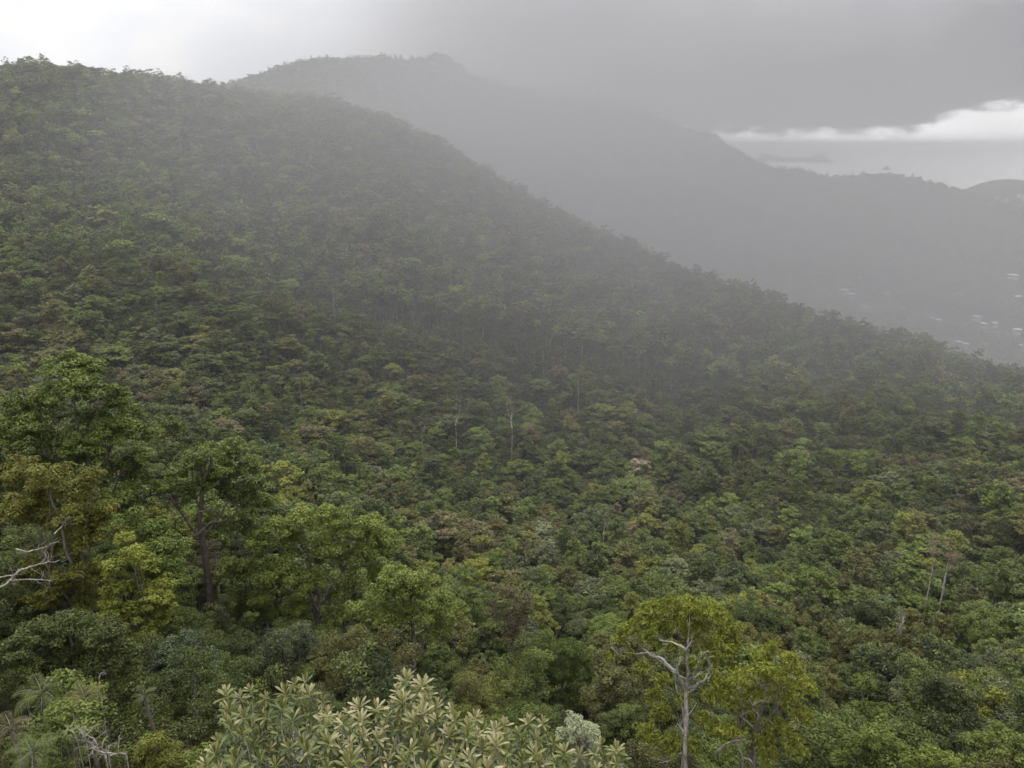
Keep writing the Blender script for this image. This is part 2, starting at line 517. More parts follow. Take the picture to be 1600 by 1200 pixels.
_gx, _gy = np.sin(_ax) * _rr, np.cos(_ax) * _rr
amp = np.interp(_rr, [80, 220, 500, 800, 1500, 2600, 4000], [0.5, 4.0, 10.0, 6.0, 14.0, 9.0, 2.0])
ZC = ZC + fbm(_gx, _gy, 95.0) * amp
ZC = ZC + np.where(_rr > 1000, fbm(_gx + 500, _gy, 420.0) * np.interp(_rr, [1000, 1500, 2300, 2600], [0, 40, 40, 0]) - np.abs(fbm(_gx, _gy + 900, 170.0)) * np.interp(_rr, [1000, 1400, 2400, 2580], [0, 60, 75, 6]), 0)
ZC = ZC - np.abs(fbm(_gx + 200, _gy + 50, 130.0)) * np.interp(_rr, [180, 300, 600, 850], [0, 16, 16, 0])
# hills by the coast beyond the range
for (px, r0, hgt, wt, wr) in [(1545, 5500, 150, 300, 420), (1640, 5600, 110, 420, 420), (1800, 5500, 120, 380, 400)]:
    a0 = float(ray(px, 300)[0])
    ZC = ZC + hgt * np.exp(-(((_ax - a0) * r0 / wt) ** 2) - ((_rr - r0) / wr) ** 2)
TREE_H = 13.5
def canopy(x, y):
    x, y = np.asarray(x, float), np.asarray(y, float)
    a = (np.degrees(np.arctan2(x, y)) + 180) / 0.25
    r = (np.log(np.maximum(np.hypot(x, y), 1.0)) - RL[0]) / (RL[1] - RL[0])
    r = np.clip(r, 0, NR - 1.001)
    a0, r0 = np.floor(a).astype(int), np.floor(r).astype(int)
    fa, fr = a - a0, r - r0
    a0 = a0 % len(AZ); a1 = (a0 + 1) % len(AZ)
    return (ZC[a0, r0] * (1 - fa) + ZC[a1, r0] * fa) * (1 - fr) + (ZC[a0, r0 + 1] * (1 - fa) + ZC[a1, r0 + 1] * fa) * fr
def ground(x, y):
    r = np.hypot(x, y)
    return canopy(x, y) - np.interp(r, [0, 20, 3200, 4000, 4300], [12, TREE_H, TREE_H, 6, 2])

aa = np.radians(np.concatenate([np.arange(-180, -44, 3.0), np.arange(-44, 44, 0.35), np.arange(44, 180, 3.0)]))
rg = np.exp(np.linspace(0, math.log(7600), 250))
A2, R2 = np.meshgrid(aa, rg, indexing='ij')
gx, gy = np.sin(A2) * R2, np.cos(A2) * R2
gz = ground(gx, gy)
na, nr = A2.shape
i, j = np.meshgrid(np.arange(na), np.arange(nr - 1), indexing='ij')
inx = (i + 1) % na
F = np.stack([i * nr + j, i * nr + j + 1, inx * nr + j + 1, inx * nr + j], -1).reshape(-1, 4)

m, g = material('forested_ground')
o_ = g.n('ShaderNodeOutputMaterial'); p_ = g.n('ShaderNodeBsdfPrincipled')
geo = g.n('ShaderNodeNewGeometry')
n1 = g.noise(geo.outputs['Position'], 0.09, 6, 0.7)
n2 = g.noise(geo.outputs['Position'], 0.009, 4, 0.6)
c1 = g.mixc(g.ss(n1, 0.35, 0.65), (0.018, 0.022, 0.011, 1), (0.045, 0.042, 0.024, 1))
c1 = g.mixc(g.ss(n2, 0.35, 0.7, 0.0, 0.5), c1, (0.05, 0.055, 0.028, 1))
g.link(c1, p_.inputs['Base Color'])
p_.inputs['Roughness'].default_value = 0.95
p_.inputs['Specular IOR Level'].default_value = 0.1
g.link(p_.outputs[0], o_.inputs['Surface'])
terrain = obj('terrain', mesh('terrain', np.stack([gx, gy, gz], -1).reshape(-1, 3), F, [m], smooth=True))
structure(terrain, 'forested hills and valley floor running down to the coast')

# ------------------------------------------------------------------ sea and islands
m, g = material('sea_water')
o_ = g.n('ShaderNodeOutputMaterial'); p_ = g.n('ShaderNodeBsdfPrincipled')
p_.inputs['Base Color'].default_value = (0.56, 0.58, 0.55, 1)  # pale base colour stands in for sky glare and glitter on the water
p_.inputs['Roughness'].default_value = 0.42
geo = g.n('ShaderNodeNewGeometry')
bp = g.n('ShaderNodeBump')
bp.inputs['Strength'].default_value = 0.2; bp.inputs['Distance'].default_value = 3.0
g.link(g.noise(geo.outputs['Position'], 0.02, 5, 0.6), bp.inputs['Height'])
g.link(bp.outputs[0], p_.inputs['Normal'])
g.link(p_.outputs[0], o_.inputs['Surface'])
S = 90000.0
q = np.linspace(-S, S, 13)
qx, qy = np.meshgrid(q, q, indexing='ij')
i, j = np.meshgrid(np.arange(12), np.arange(12), indexing='ij')
F = np.stack([i * 13 + j, (i + 1) * 13 + j, (i + 1) * 13 + j + 1, i * 13 + j + 1], -1).reshape(-1, 4)
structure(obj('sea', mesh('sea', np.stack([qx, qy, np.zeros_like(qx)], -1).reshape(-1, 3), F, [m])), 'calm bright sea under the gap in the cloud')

M_ISLE = plain_material('island_scrub', (0.035, 0.045, 0.022, 1), 0.95, (0.06, 0.055, 0.035, 1), 0.01)
def island(px, py, halfw_px, humps, r, label, seed):
    c = at(px, py, r); c[2] = 0
    rng = np.random.default_rng(seed)
    sc = r * 1.0 / FPX / math.cos(float(ray(px, py)[0])) * 1.0
    a0 = float(ray(px, py)[0])
    ex, ey = np.array([math.cos(a0), -math.sin(a0)]), np.array([math.sin(a0), math.cos(a0)])
    n = 61
    u, v = np.meshgrid(np.linspace(-1.1, 1.1, n), np.linspace(-1.1, 1.1, 25), indexing='ij')
    h = np.zeros_like(u)
    for (hx, hh, hw) in humps:
        h += hh * np.exp(-((u - hx) / hw) ** 2 - (v / 0.55) ** 2)
    edge = np.clip(1 - (np.abs(u) ** 2.5 + np.abs(v) ** 2), -0.3, 1)
    z = h * np.sqrt(np.clip(edge, 0, 1)) * sc + edge * 0 - 2
    z += np.where(edge > 0.02, vnoise(u * 14 + 7, v * 6 + 3, 1) * 10 + vnoise(u * 31, v * 9, 2) * 6, 0)
    z = np.where(edge <= 0.0, -14.0, np.maximum(z, 1.0))
    W, Dp = halfw_px * sc, halfw_px * sc * 0.4
    xy = c[:2] + u[..., None] * W * ex + v[..., None] * Dp * ey
    V = np.concatenate([xy, z[..., None]], -1).reshape(-1, 3)
    i, j = np.meshgrid(np.arange(n - 1), np.arange(24), indexing='ij')
    F = np.stack([i * 25 + j, (i + 1) * 25 + j, (i + 1) * 25 + j + 1, i * 25 + j + 1], -1).reshape(-1, 4)
    structure(obj('island', mesh('island', V, F, [M_ISLE], smooth=True)), label)
island(1236, 249, 57, [(-0.62, 11, 0.3), (-0.1, 5.5, 0.5), (0.68, 12, 0.2), (0.45, 4, 0.35)], 23000, 'long low two-humped grey island out in the bay', 3)
island(1386, 259, 7, [(0, 5, 0.6)], 16300, 'tiny pointed islet out in the bay', 4)

# ------------------------------------------------------------------ free-standing tree forms, shared by the many
def tree_parts(form, rng, leaf, per_area, sub, **kw):
    """Geometry of one tree: (crown V,F,hue), trunk Geo with all limbs."""
    blobs, fork = crown_blobs(form, rng)
    V, F_, h, C = crown_of(blobs, rng, leaf, per_area, sub, **kw)
    B = np.array([[b[0], b[1], b[2]] for b in blobs])
    tr, ls = limbs(B, (0, 0, -1.5), (rng.normal(0, .3), rng.normal(0, .3), fork), 0.24, rng, 4, 6, True)
    for l in ls:
        for k in range(len(l.V)):
            tr.add(l.V[k], l.F[k] - l.F[k].min())
    return (V, F_, h), tr

FORMS = [('dome', 101), ('dome', 102), ('tall', 103), ('flat', 104), ('dome', 105), ('open', 106), ('small', 107), ('tall', 108), ('flat', 109), ('open', 110)]

def forest_collection(name, leaf, per_area, sub, n, kw):
    """Whole trees (crown and trunk in one mesh) for the wood that reads as one mass."""
    c = bpy.data.collections.new(name)
    for k in range(n):
        form, seed = FORMS[k % len(FORMS)]
        rng = np.random.default_rng(seed * 7 + n)
        (V, F_, h), tr = tree_parts(form, rng, leaf, per_area, sub, **kw)
        G = Geo()
        G.add(V, F_, 0, h)
        if leaf < 0.7:
            for a, b in zip(tr.V, tr.F):
                G.add(a, b - b.min(), 1)
        me = G.mesh(name, [M_LEAF, M_BARK if k % 5 else M_PALEBARK], hue=True)
        o = bpy.data.objects.new('%s.%03d' % (name, k), me)
        c.objects.link(o)
    return c

# hues of the canopy (base colours)
HUES = {
    'dark green': (0.040, 0.054, 0.022), 'mid green': (0.058, 0.078, 0.027), 'fresh green': (0.076, 0.106, 0.030),
    'yellow-green': (0.104, 0.118, 0.030), 'olive': (0.076, 0.078, 0.032), 'brownish': (0.074, 0.070, 0.036),
    'blue-green': (0.052, 0.072, 0.036), 'grey-green': (0.070, 0.082, 0.052), 'pinkish brown': (0.080, 0.072, 0.046),
}
HUES = {k: (1.16 * v[0], 1.10 * v[1], 0.92 * v[2]) for k, v in HUES.items()}
HN = list(HUES)
HP = np.array([0.25, 0.30, 0.16, 0.05, 0.12, 0.02, 0.03, 0.06, 0.01])
def pick_hues(x, y, rng):
    """Hue index per tree: kinds grow in patches."""
    n = len(x)
    cum = np.cumsum(HP)
    u = rng.random(n)
    pt = fbm(x + 300, y, 70.0)
    u = np.clip(u + 0.25 * pt, 0, 0.999)
    k = np.minimum(np.searchsorted(cum, u), len(HN) - 1)
    dry = fbm(x, y + 700, 60.0) > 0.38
    k = np.where(dry & (rng.random(n) < 0.10), HN.index('brownish'), k)
    return k

def scatter(r0, r1, step, rng, azlim=rad(42)):
    """Jittered positions in the sector the photograph looks into."""
    m_ = int(r1 / step) + 2
    ii, jj = np.meshgrid(np.arange(-m_, m_), np.arange(0, m_), indexing='ij')
    x = (ii + 0.5 * (jj % 2) + rng.uniform(-.38, .38, ii.shape)) * step
    y = (jj + rng.uniform(-.38, .38, ii.shape)) * step * 0.9
    x, y = x.ravel(), y.ravel()
    r, a = np.hypot(x, y), np.arctan2(x, y)
    k = (r > r0) & (r <= r1) & (np.abs(a) < azlim)
    x, y = x[k], y[k]
    # leave out what the relief hides for good
    run = np.maximum.accumulate(TAN_C, axis=1)
    ai = ((np.degrees(np.arctan2(x, y)) + 180) / 0.25).astype(int) % len(AZ)
    ri = np.clip(((np.log(np.hypot(x, y)) - RL[0]) / (RL[1] - RL[0])).astype(int) - 1, 0, NR - 1)
    t = (canopy(x, y) + 8 - CAM_Z) / np.hypot(x, y)
    k = t > run[ai, ri] - 0.035
    return x[k], y[k]
TAN_C = (ZC - CAM_Z) / np.exp(RL)[None]

def forest(name, x, y, coll, npick, scl, rng, label, kx, deep=1.0):
    """One mass of trees: points carrying size, turn, kind and hue, with the shared trees instanced on them."""
    n = len(x)
    z = ground(x, y)
    me = bpy.data.meshes.new(name)
    me.vertices.add(n)
    me.vertices.foreach_set('co', np.stack([x, y, z], 1).astype(np.float32).ravel())
    def att(nm, typ, v, key='value'):
        a = me.attributes.new(nm, typ, 'POINT')
        a.data.foreach_set(key, np.ascontiguousarray(v).ravel())
    att('turn', 'FLOAT', rng.uniform(0, 6.28, n).astype(np.float32))
    s = np.asarray(scl) * rng.lognormal(0, 0.25, n)
    s = s * np.where(rng.random(n) < 0.05, 1.4, 1.0)
    s3 = np.stack([s * rng.uniform(.85, 1.2, n), s * rng.uniform(.85, 1.2, n), np.minimum(s, np.asarray(scl) * 1.45) * rng.uniform(.72, 1.0, n)], 1)
    att('size', 'FLOAT_VECTOR', s3.astype(np.float32), 'vector')
    att('form', 'INT', rng.integers(0, npick, n).astype(np.int32))
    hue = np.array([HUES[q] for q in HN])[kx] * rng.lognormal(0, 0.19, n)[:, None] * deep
    att('tint', 'FLOAT_COLOR', np.concatenate([hue, np.ones((n, 1))], 1).astype(np.float32), 'color')
    o = obj(name, me)
    ng = bpy.data.node_groups.new(name, 'GeometryNodeTree')
    ng.interface.new_socket('Geometry', in_out='INPUT', socket_type='NodeSocketGeometry')
    ng.interface.new_socket('Geometry', in_out='OUTPUT', socket_type='NodeSocketGeometry')
    N, L = ng.nodes, ng.links
    gi, go = N.new('NodeGroupInput'), N.new('NodeGroupOutput')
    ip = N.new('GeometryNodeInstanceOnPoints')
    ci = N.new('GeometryNodeCollectionInfo')
    ci.inputs['Collection'].default_value = coll
    ci.inputs['Separate Children'].default_value = True
    ci.inputs['Reset Children'].default_value = True
    def named(nm, t):
        q = N.new('GeometryNodeInputNamedAttribute'); q.data_type = t
        q.inputs['Name'].default_value = nm
        return q.outputs['Attribute']
    cx = N.new('ShaderNodeCombineXYZ')
    L.new(named('turn', 'FLOAT'), cx.inputs['Z'])
    e2r = N.new('FunctionNodeEulerToRotation')
    L.new(cx.outputs[0], e2r.inputs[0])
    ip.inputs['Pick Instance'].default_value = True
    L.new(gi.outputs[0], ip.inputs['Points'])
    L.new(ci.outputs[0], ip.inputs['Instance'])
    L.new(named('form', 'INT'), ip.inputs['Instance Index'])
    L.new(e2r.outputs[0], ip.inputs['Rotation'])
    L.new(named('size', 'FLOAT_VECTOR'), ip.inputs['Scale'])
    L.new(ip.outputs[0], go.inputs[0])
    md = o.modifiers.new('trees', 'NODES')
    md.node_group = ng
    o['kind'], o['label'] = 'stuff', label
    return o

R_NEAR, R_MID, R_FAR = 172.0, 470.0, 1120.0
rng = np.random.default_rng(5)
near_x, near_y = scatter(24, R_NEAR + 40, 6.6, rng)
c_mid = forest_collection('rainforest_tree', 0.46, 1.15, 8, 10, dict(aspect=0.55, spread=0.3))
c_hill = forest_collection('hillside_tree', 0.80, 1.1, 5, 10, dict(aspect=0.6, spread=0.28))
c_far = forest_collection('distant_tree', 1.9, 0.8, 3, 5, dict(aspect=0.7))
x, y = scatter(R_NEAR, R_MID, 6.7, rng)
MIDX, MIDY = x, y
xh, yh = scatter(R_MID, R_FAR, 7.2, rng)
xf, yf = scatter(R_FAR, 3300, 12.5, rng)

# ------------------------------------------------------------------ single trees of the slope below the camera
def set_tint(o, c):
    o['tint'] = [float(c[0]), float(c[1]), float(c[2])]

LANDMARKS = []          # (x pixel, y pixel, distance, phrase)
CLEAR = []              # pixel discs that nothing nearer may cover: (x, y, radius, distance)
BASES = []              # ground positions already taken: (x, y, radius)
SINGLE = {'n': 0}

def to_world(px, py, r, a):
    """Point at a pixel, at forward distance r measured along azimuth a."""
    az, t = ray(px, py)
    rr = r / math.cos(float(az) - a)
    return np.array([rr * math.sin(az), rr * math.cos(az), CAM_Z + rr * t])

def hero(name, label, phrase, r, blobs, leaf, hue, mat=None, bark=None, fork=None, cat='tree', per=1.25, sub=10, aspect=0.5, droop=0.2, spread=0.36, lines=None, seed=1, girth=0.3, deep=0.55, own_limbs=True, flat=0.68, full=1.22, twig=True):
    rng = np.random.default_rng(seed + 900)
    cxp, cyp = np.mean([b[0] for b in blobs]), np.mean([b[1] for b in blobs])
    a = float(ray(cxp, cyp)[0])
    P = []
    for b in blobs:
        p0 = to_world(b[0], b[1], r, a)
        dep = float(project(p0)[2][0])
        rm = b[2] * dep / FPX
        dr = rng.uniform(-1, 1) * deep * rm * 3.0 if len(b) < 4 else b[3]
        p = to_world(b[0], b[1], r + dr, a)
        P.append((p[0], p[1], p[2], rm * full, rm * full * 0.85))
        if len(b) < 4 and rng.random() < 0.75:
            p = to_world(b[0] + rng.uniform(-.4, .4) * b[2], b[1] + b[2] * rng.uniform(.1, .6), r + dr + rm * rng.uniform(1.0, 2.2), a)
            P.append((p[0], p[1], p[2], rm * full, rm * full * 0.85))
    P = np.array(P)
    bx, by = P[:, 0].mean(), P[:, 1].mean()
    if fork is not None:
        q = to_world(fork[0], fork[1], r, a)
        bx, by = q[0], q[1]
    bz = float(ground(bx, by))
    root = thing(name, label, cat, (bx, by, bz))
    P[:, :3] -= [bx, by, bz]
    V, F_, h, C = crown_of([tuple(q) for q in P], rng, leaf, per, sub, aspect, droop, spread, flat=flat)
    crown = obj('crown', mesh('crown', V, F_, [mat or M_LEAF], hue=h), root)
    set_tint(crown, HUES[hue] if isinstance(hue, str) else hue)
    top, low = P[:, 2].max(), P[:, 2].min()
    fz = low + (top - low) * 0.12 if fork is None else q[2] - bz
    tr, ls = limbs(P[:, :3], (0, 0, -1.5), (0, 0, fz), girth, rng, 5, 7, twig)
    obj('trunk', tr.mesh('trunk', [bark or M_BARK], smooth=True), root)
    if own_limbs:
        for l in ls:
            obj('limb', l.mesh('limb', [bark or M_BARK], smooth=True), root)
    for ln in (lines or []):
        pts = [to_world(p[0], p[1], r + (p[2] if len(p) > 2 else -1.2), a) - [bx, by, bz] for p in ln[0]]
        G = Geo()
        dep = r * 1.2
        G.add(*spline_tube(pts, 0.75 * ln[1] * dep / FPX, 0.5 * ln[2] * dep / FPX, rng))
        twigs(G, pts, 0.3 * ln[2] * dep / FPX, 0.6 + 0.012 * r, rng)
        obj('limb', G.mesh('limb', [bark or M_BARK], smooth=True), root)
    for b in blobs:
        CLEAR.append((b[0], b[1], b[2] * 0.9, r))
    BASES.append((bx, by, 2.6))
    LANDMARKS.append((cxp, cyp, r, phrase))
    SINGLE['n'] += 1
    return root

def twigs(G, pts, rad_, L, rng, n=4):
    """Fine side twigs towards the outer end of a limb."""
    pts = np.asarray(pts, float)
    for q in range(n):
        t = rng.uniform(0.45, 1.0) * (len(pts) - 1)
        k = min(int(t), len(pts) - 2)
        p = pts[k] + (pts[k + 1] - pts[k]) * (t - k)
        d = unit(unit(pts[k + 1] - pts[k]) + rng.normal(0, 0.6, 3) + np.array([0, 0, 0.3]))
        e = p + d * L * rng.uniform(.5, 1.2)
        G.add(*tube(bent(p, e, rng, 4, .25, .05), np.linspace(rad_, rad_ * .3, 4), 4))
        e2 = p + unit(d + rng.normal(0, .5, 3)) * L * .7
        G.add(*tube(bent(p + (e - p) * .4, e2, rng, 4, .25, .05), np.linspace(rad_ * .7, rad_ * .25, 4), 4))

def spline_tube(pts, ra, rb, rng, sides=8, wob=0.04):
    pts = np.asarray(pts, float)
    t = np.linspace(0, len(pts) - 1, (len(pts) - 1) * 4 + 1)
    P = np.stack([np.interp(t, np.arange(len(pts)), pts[:, k]) for k in range(3)], 1)
    if len(P) > 4:
        Q = P.copy(); Q[1:-1] = 0.25 * P[:-2] + 0.5 * P[1:-1] + 0.25 * P[2:]; P = Q
        P[1:-1] += rng.normal(0, 1, (len(P) - 2, 3)) * ra * 0.35
    return tube(P, np.linspace(ra, rb, len(P)) * rng.uniform(0.88, 1.12, len(P)), sides)

hero('emergent_tree', 'tall ragged emergent tree with clumped bright leaves and a bare grey upper trunk', 'the ragged emergent', 88,
     [(112, 566, 26), (88, 585, 24), (138, 578, 22), (150, 612, 26), (108, 612, 30), (70, 618, 24), (28, 632, 28), (45, 668, 30), (8, 668, 24), (186, 628, 20), (208, 652, 22), (228, 676, 18), (180, 672, 28), (140, 655, 26), (128, 700, 30), (90, 690, 24), (150, 745, 30), (195, 720, 28), (222, 712, 16), (100, 770, 30), (165, 790, 28), (62, 735, 24), (200, 770, 20), (150, 800, 26), (30, 700, 26), (215, 745, 18), (190, 800, 20)],
     0.30, 'fresh green', M_GLOSS, M_BARK, seed=1, girth=0.42)
hero('forked_tree', 'dark-trunked forked tree with a spreading bright green crown over the gully', 'the forked tree', 88,
     [(328, 704, 20), (362, 700, 19), (300, 722, 19), (275, 742, 16), (384, 728, 19), (408, 755, 19), (345, 735, 22), (318, 756, 18), (290, 768, 15), (412, 786, 15), (385, 778, 18), (258, 764, 12), (355, 765, 16), (388, 802, 13), (240, 758, 9)],
     0.30, 'fresh green', M_GLOSS, M_DARKBARK, fork=(311, 808), seed=2, girth=0.55,
     lines=[([(307, 836), (330, 815), (350, 814), (372, 800)], 3.0, 1.2), ([(311, 800), (335, 795), (365, 788)], 2.2, 0.8)])
CLEAR += [(305, 850, 26, 88), (305, 890, 22, 88), (345, 815, 26, 88)]
hero('broadleaf_tree', 'large dense broad-leaved tree with shining fresh green crown beside the dark gully', 'the shining broadleaf', 86,
     [(468, 806, 22), (515, 812, 25), (570, 822, 26), (602, 848, 22), (430, 826, 22), (402, 852, 20), (452, 850, 26), (510, 858, 29), (562, 868, 26), (386, 888, 20), (428, 900, 26), (480, 908, 29), (540, 915, 27), (592, 895, 20), (360, 880, 14), (408, 940, 20), (462, 950, 22), (520, 962, 20)],
     0.31, (0.128, 0.158, 0.032), M_GLOSS, M_BARK, seed=3, girth=0.5)
hero('broadleaf_tree', 'rounded broad-leaved tree just downhill of the largest shining broadleaf crown', 'the lower broadleaf', 74,
     [(618, 902, 24), (656, 915, 24), (596, 930, 20), (690, 938, 20), (648, 955, 27), (605, 968, 24), (690, 972, 20), (562, 955, 20), (714, 955, 12), (660, 992, 22)],
     0.29, (0.124, 0.154, 0.032), M_GLOSS, M_BARK, seed=4, girth=0.42)
hero('yellow_crowned_tree', 'bright yellow-green tree with its lit side hanging over the dark gully', 'the yellow-crowned tree', 60,
     [(196, 842, 13), (210, 868, 18), (232, 888, 18), (256, 912, 17), (242, 938, 20), (214, 918, 20), (246, 966, 17), (202, 958, 20), (266, 944, 10), (226, 990, 14), (180, 885, 18), (262, 930, 8), (180, 920, 18), (175, 950, 18), (200, 1000, 16)],
     0.24, (0.140, 0.156, 0.028), M_LEAF, M_BARK, seed=5)
hero('olive_tree', 'broad olive-green tree with yellowing tips and bare grey sticks in its crown', 'the yellow-tipped tree', 64,
     [(30, 738, 28), (78, 745, 28), (122, 765, 26), (145, 742, 16), (60, 785, 30), (108, 812, 28), (148, 812, 22), (22, 795, 26), (138, 848, 22), (168, 795, 14), (186, 826, 12), (95, 855, 24), (60, 880, 22), (110, 900, 24), (150, 895, 22), (20, 935, 24), (135, 940, 20), (70, 935, 22)],
     0.24, (0.108, 0.108, 0.024), M_LEAF, M_BARK, seed=6)
hero('domed_tree', 'wide low-domed dark olive tree above the palms', 'the low-domed tree', 46,
     [(60, 995, 30), (110, 982, 30), (160, 995, 30), (192, 1018, 23), (25, 1012, 26), (90, 1026, 32), (150, 1036, 30), (205, 1045, 16), (45, 1045, 24)],
     0.17, (0.054, 0.066, 0.022), M_LEAF, M_BARK, seed=7, sub=10)
hero('blue_green_tree', 'rounded blue-grey-green tree at the mouth of the dark gully', 'the blue-grey tree', 52,
     [(285, 1008, 25), (260, 1024, 20), (314, 1028, 21), (290, 1044, 27), (334, 1052, 15), (250, 1050, 16), (310, 1066, 18)],
     0.17, (0.060, 0.078, 0.044), M_LEAF, M_BARK, seed=8, sub=10)
hero('sparse_olive_tree', 'thin brownish olive tree with twiggy crown behind the pale rosette trees', 'the twiggy olive tree', 55,
     [(520, 1006, 20), (560, 996, 20), (602, 1002, 22), (638, 1022, 16), (500, 1036, 19), (550, 1042, 24), (602, 1044, 24), (575, 1075, 20), (520, 1070, 18)],
     0.17, (0.078, 0.076, 0.028), M_LEAF, M_BARK, seed=9, per=0.62, sub=10)
hero('grey_leaved_tree', 'fine-leaved grey-green tree between the dark gully and the twiggy olive tree', 'the fine grey tree', 62,
     [(440, 1000, 20), (470, 985, 18), (420, 1025, 20), (455, 1035, 24), (485, 1010, 18), (400, 1045, 16)],
     0.17, (0.052, 0.064, 0.038), M_LEAF, M_BARK, seed=10, per=0.7, sub=10)
GUM = dict(aspect=0.27, droop=0.75, spread=0.5, per=1.05)
hero('gum_tree', 'pale-limbed gum tree with white forked trunk and drooping yellow-green leaves', 'the white-limbed gum', 44,
     [(1008, 958, 18), (1042, 948, 19), (1078, 950, 21), (1112, 962, 20), (1140, 982, 18), (984, 982, 15), (1018, 978, 15), (1060, 974, 15), (1098, 986, 18), (1134, 1014, 17), (1122, 1038, 15), (1092, 1010, 14), (966, 998, 10), (1148, 1046, 9), (958, 1028, 10), (985, 1020, 10), (1064, 1094, 11), (1034, 1112, 16), (1098, 1122, 13), (1010, 1150, 20), (1045, 1165, 20), (1085, 1165, 14), (1000, 1045, 15, 3), (1035, 1065, 15, 3), (1112, 1062, 15, 3), (1128, 1088, 15, 3), (1022, 1090, 15, 3), (1052, 1012, 14, 2.5), (1086, 1040, 14, 3), (1010, 1000, 15, 2), (1120, 1000, 15, 2), (1150, 1010, 12), (1040, 980, 14), (1080, 985, 14)],
     0.30, (0.130, 0.145, 0.024), M_LEAF, M_PALEBARK, fork=(1072, 1078), seed=11, girth=0.2, own_limbs=True, sub=9, twig=False,
     lines=[([(1072, 1080, 0), (1055, 1050), (1036, 1030), (1012, 1019), (994, 1022)], 4.2, 1.6), ([(1057, 1046), (1060, 1038), (1063, 1030)], 2.2, 1.4),
            ([(1077, 1072, 0), (1085, 1052), (1088, 1040)], 2.2, 1.0), ([(1076, 1077, 0), (1098, 1067), (1110, 1046), (1108, 1030)], 3.4, 1.6),
            ([(1072, 1016), (1052, 1003), (1030, 1000)], 2.2, 1.0), ([(1070, 1016), (1082, 1000)], 2.0, 1.0), ([(955, 1011), (967, 1023)], 1.6, 0.8),
            ([(1072, 1150, -1.6), (1058, 1130)], 2.0, 0.8), ([(1066, 1176, -1.6), (1048, 1189), (1030, 1192)], 2.2, 0.9), ([(1068, 1250, -1.5), (1071, 1150, -1.5), (1072, 1078, -0.8)], 4.6, 3.6)], **GUM)
hero('gum_tree', 'bushy gum tree with bright drooping leaves on the seaward side of the white-limbed gum', 'the bushy gum', 41,
     [(1208, 1012, 14), (1186, 1028, 16), (1234, 1030, 14), (1202, 1052, 20), (1240, 1058, 19), (1162, 1058, 17), (1132, 1072, 16), (1260, 1074, 15), (1180, 1086, 21), (1226, 1092, 21), (1142, 1100, 19), (1112, 1088, 12), (1172, 1128, 20), (1216, 1136, 20), (1254, 1118, 16), (1140, 1146, 17), (1192, 1172, 20), (1240, 1168, 18), (1112, 1138, 13)],
     0.28, (0.155, 0.168, 0.028), M_LEAF, M_BARK, seed=12, girth=0.3, sub=9,
     lines=[([(1170, 1093, -2.5), (1176, 1102, -2.5), (1180, 1112, -2.5)], 1.5, 1.0), ([(1176, 1102, -2.5), (1200, 1089, -2.5)], 1.3, 0.7), ([(1118, 1180, -2.6), (1134, 1160, -2.8), (1165, 1156, -2.6)], 3.2, 2.0), ([(1148, 1159, -2.8), (1160, 1180, -2.8), (1154, 1204, -2.6)], 2.6, 2.0), ([(1162, 1184, -2.8), (1176, 1190, -2.8), (1178, 1205, -2.8)], 2.2, 1.6)], **GUM)
hero('light_green_tree', 'light green leafy tree with twisted pale stems low beyond the bushy gum', 'the light leafy tree', 62,
     [(1362, 1146, 18), (1392, 1162, 17), (1332, 1164, 16), (1420, 1180, 16), (1366, 1180, 18), (1310, 1185, 13), (1395, 1195, 15)],
     0.22, (0.105, 0.135, 0.034), M_LEAF, M_PALEBARK, seed=13)
hero('light_green_tree', 'bright light green tree at the seaward edge below the hillside', 'the bright edge tree', 66,
     [(1560, 1146, 20), (1590, 1162, 18), (1528, 1160, 17), (1570, 1182, 20), (1610, 1190, 18), (1540, 1190, 16)],
     0.22, (0.100, 0.122, 0.034), M_LEAF, M_BARK, seed=14)
hero('light_green_tree', 'low spreading lime-green tree between two lighter leafy trees on the slope', 'the lime-green spread', 58,
     [(1450, 1180, 15), (1480, 1188, 15), (1510, 1195, 15), (1425, 1195, 13), (1490, 1210, 15)],
     0.20, (0.105, 0.130, 0.028), M_LEAF, M_BARK, seed=15)
hero('variegated_shrub', 'small rounded shrub frosted with pale cream leaves beside the rosette trees', 'the frosted shrub', 30,
     [(895, 1128, 14), (918, 1140, 14), (905, 1150, 15), (878, 1145, 10), (925, 1160, 11)],
     0.085, (0.27, 0.29, 0.19), M_LEAF, M_BARK, cat='shrub', seed=16, sub=10, per=0.8)
hero('feathery_tree', 'feathery light green tree with wispy leaves in front of the rounded crowns', 'the feathery tree', 96,
     [(850, 1010, 19), (885, 1015, 19), (910, 1030, 17), (870, 1042, 19), (835, 1045, 16), (900, 1058, 18)],
     0.34, (0.078, 0.104, 0.030), M_LEAF, M_BARK, seed=17, **GUM)
hero('mottled_tree', 'golden-green rounded tree low beside the palms and bare twigs', 'the golden-green tree', 32,
     [(240, 1158, 17), (262, 1172, 18), (225, 1175, 15), (250, 1195, 20), (275, 1190, 14)],
     0.12, (0.105, 0.112, 0.024), M_LEAF, M_BARK, seed=18, sub=11)
hero('brown_tree', 'dull brownish tree among green crowns in the middle of the slope', 'the dull brown tree', 104,
     [(790, 925, 16), (815, 940, 17), (780, 955, 17), (808, 968, 17), (800, 990, 15)], 0.28, (0.088, 0.076, 0.042), M_LEAF, M_BARK, seed=19, per=0.7, girth=0.34)

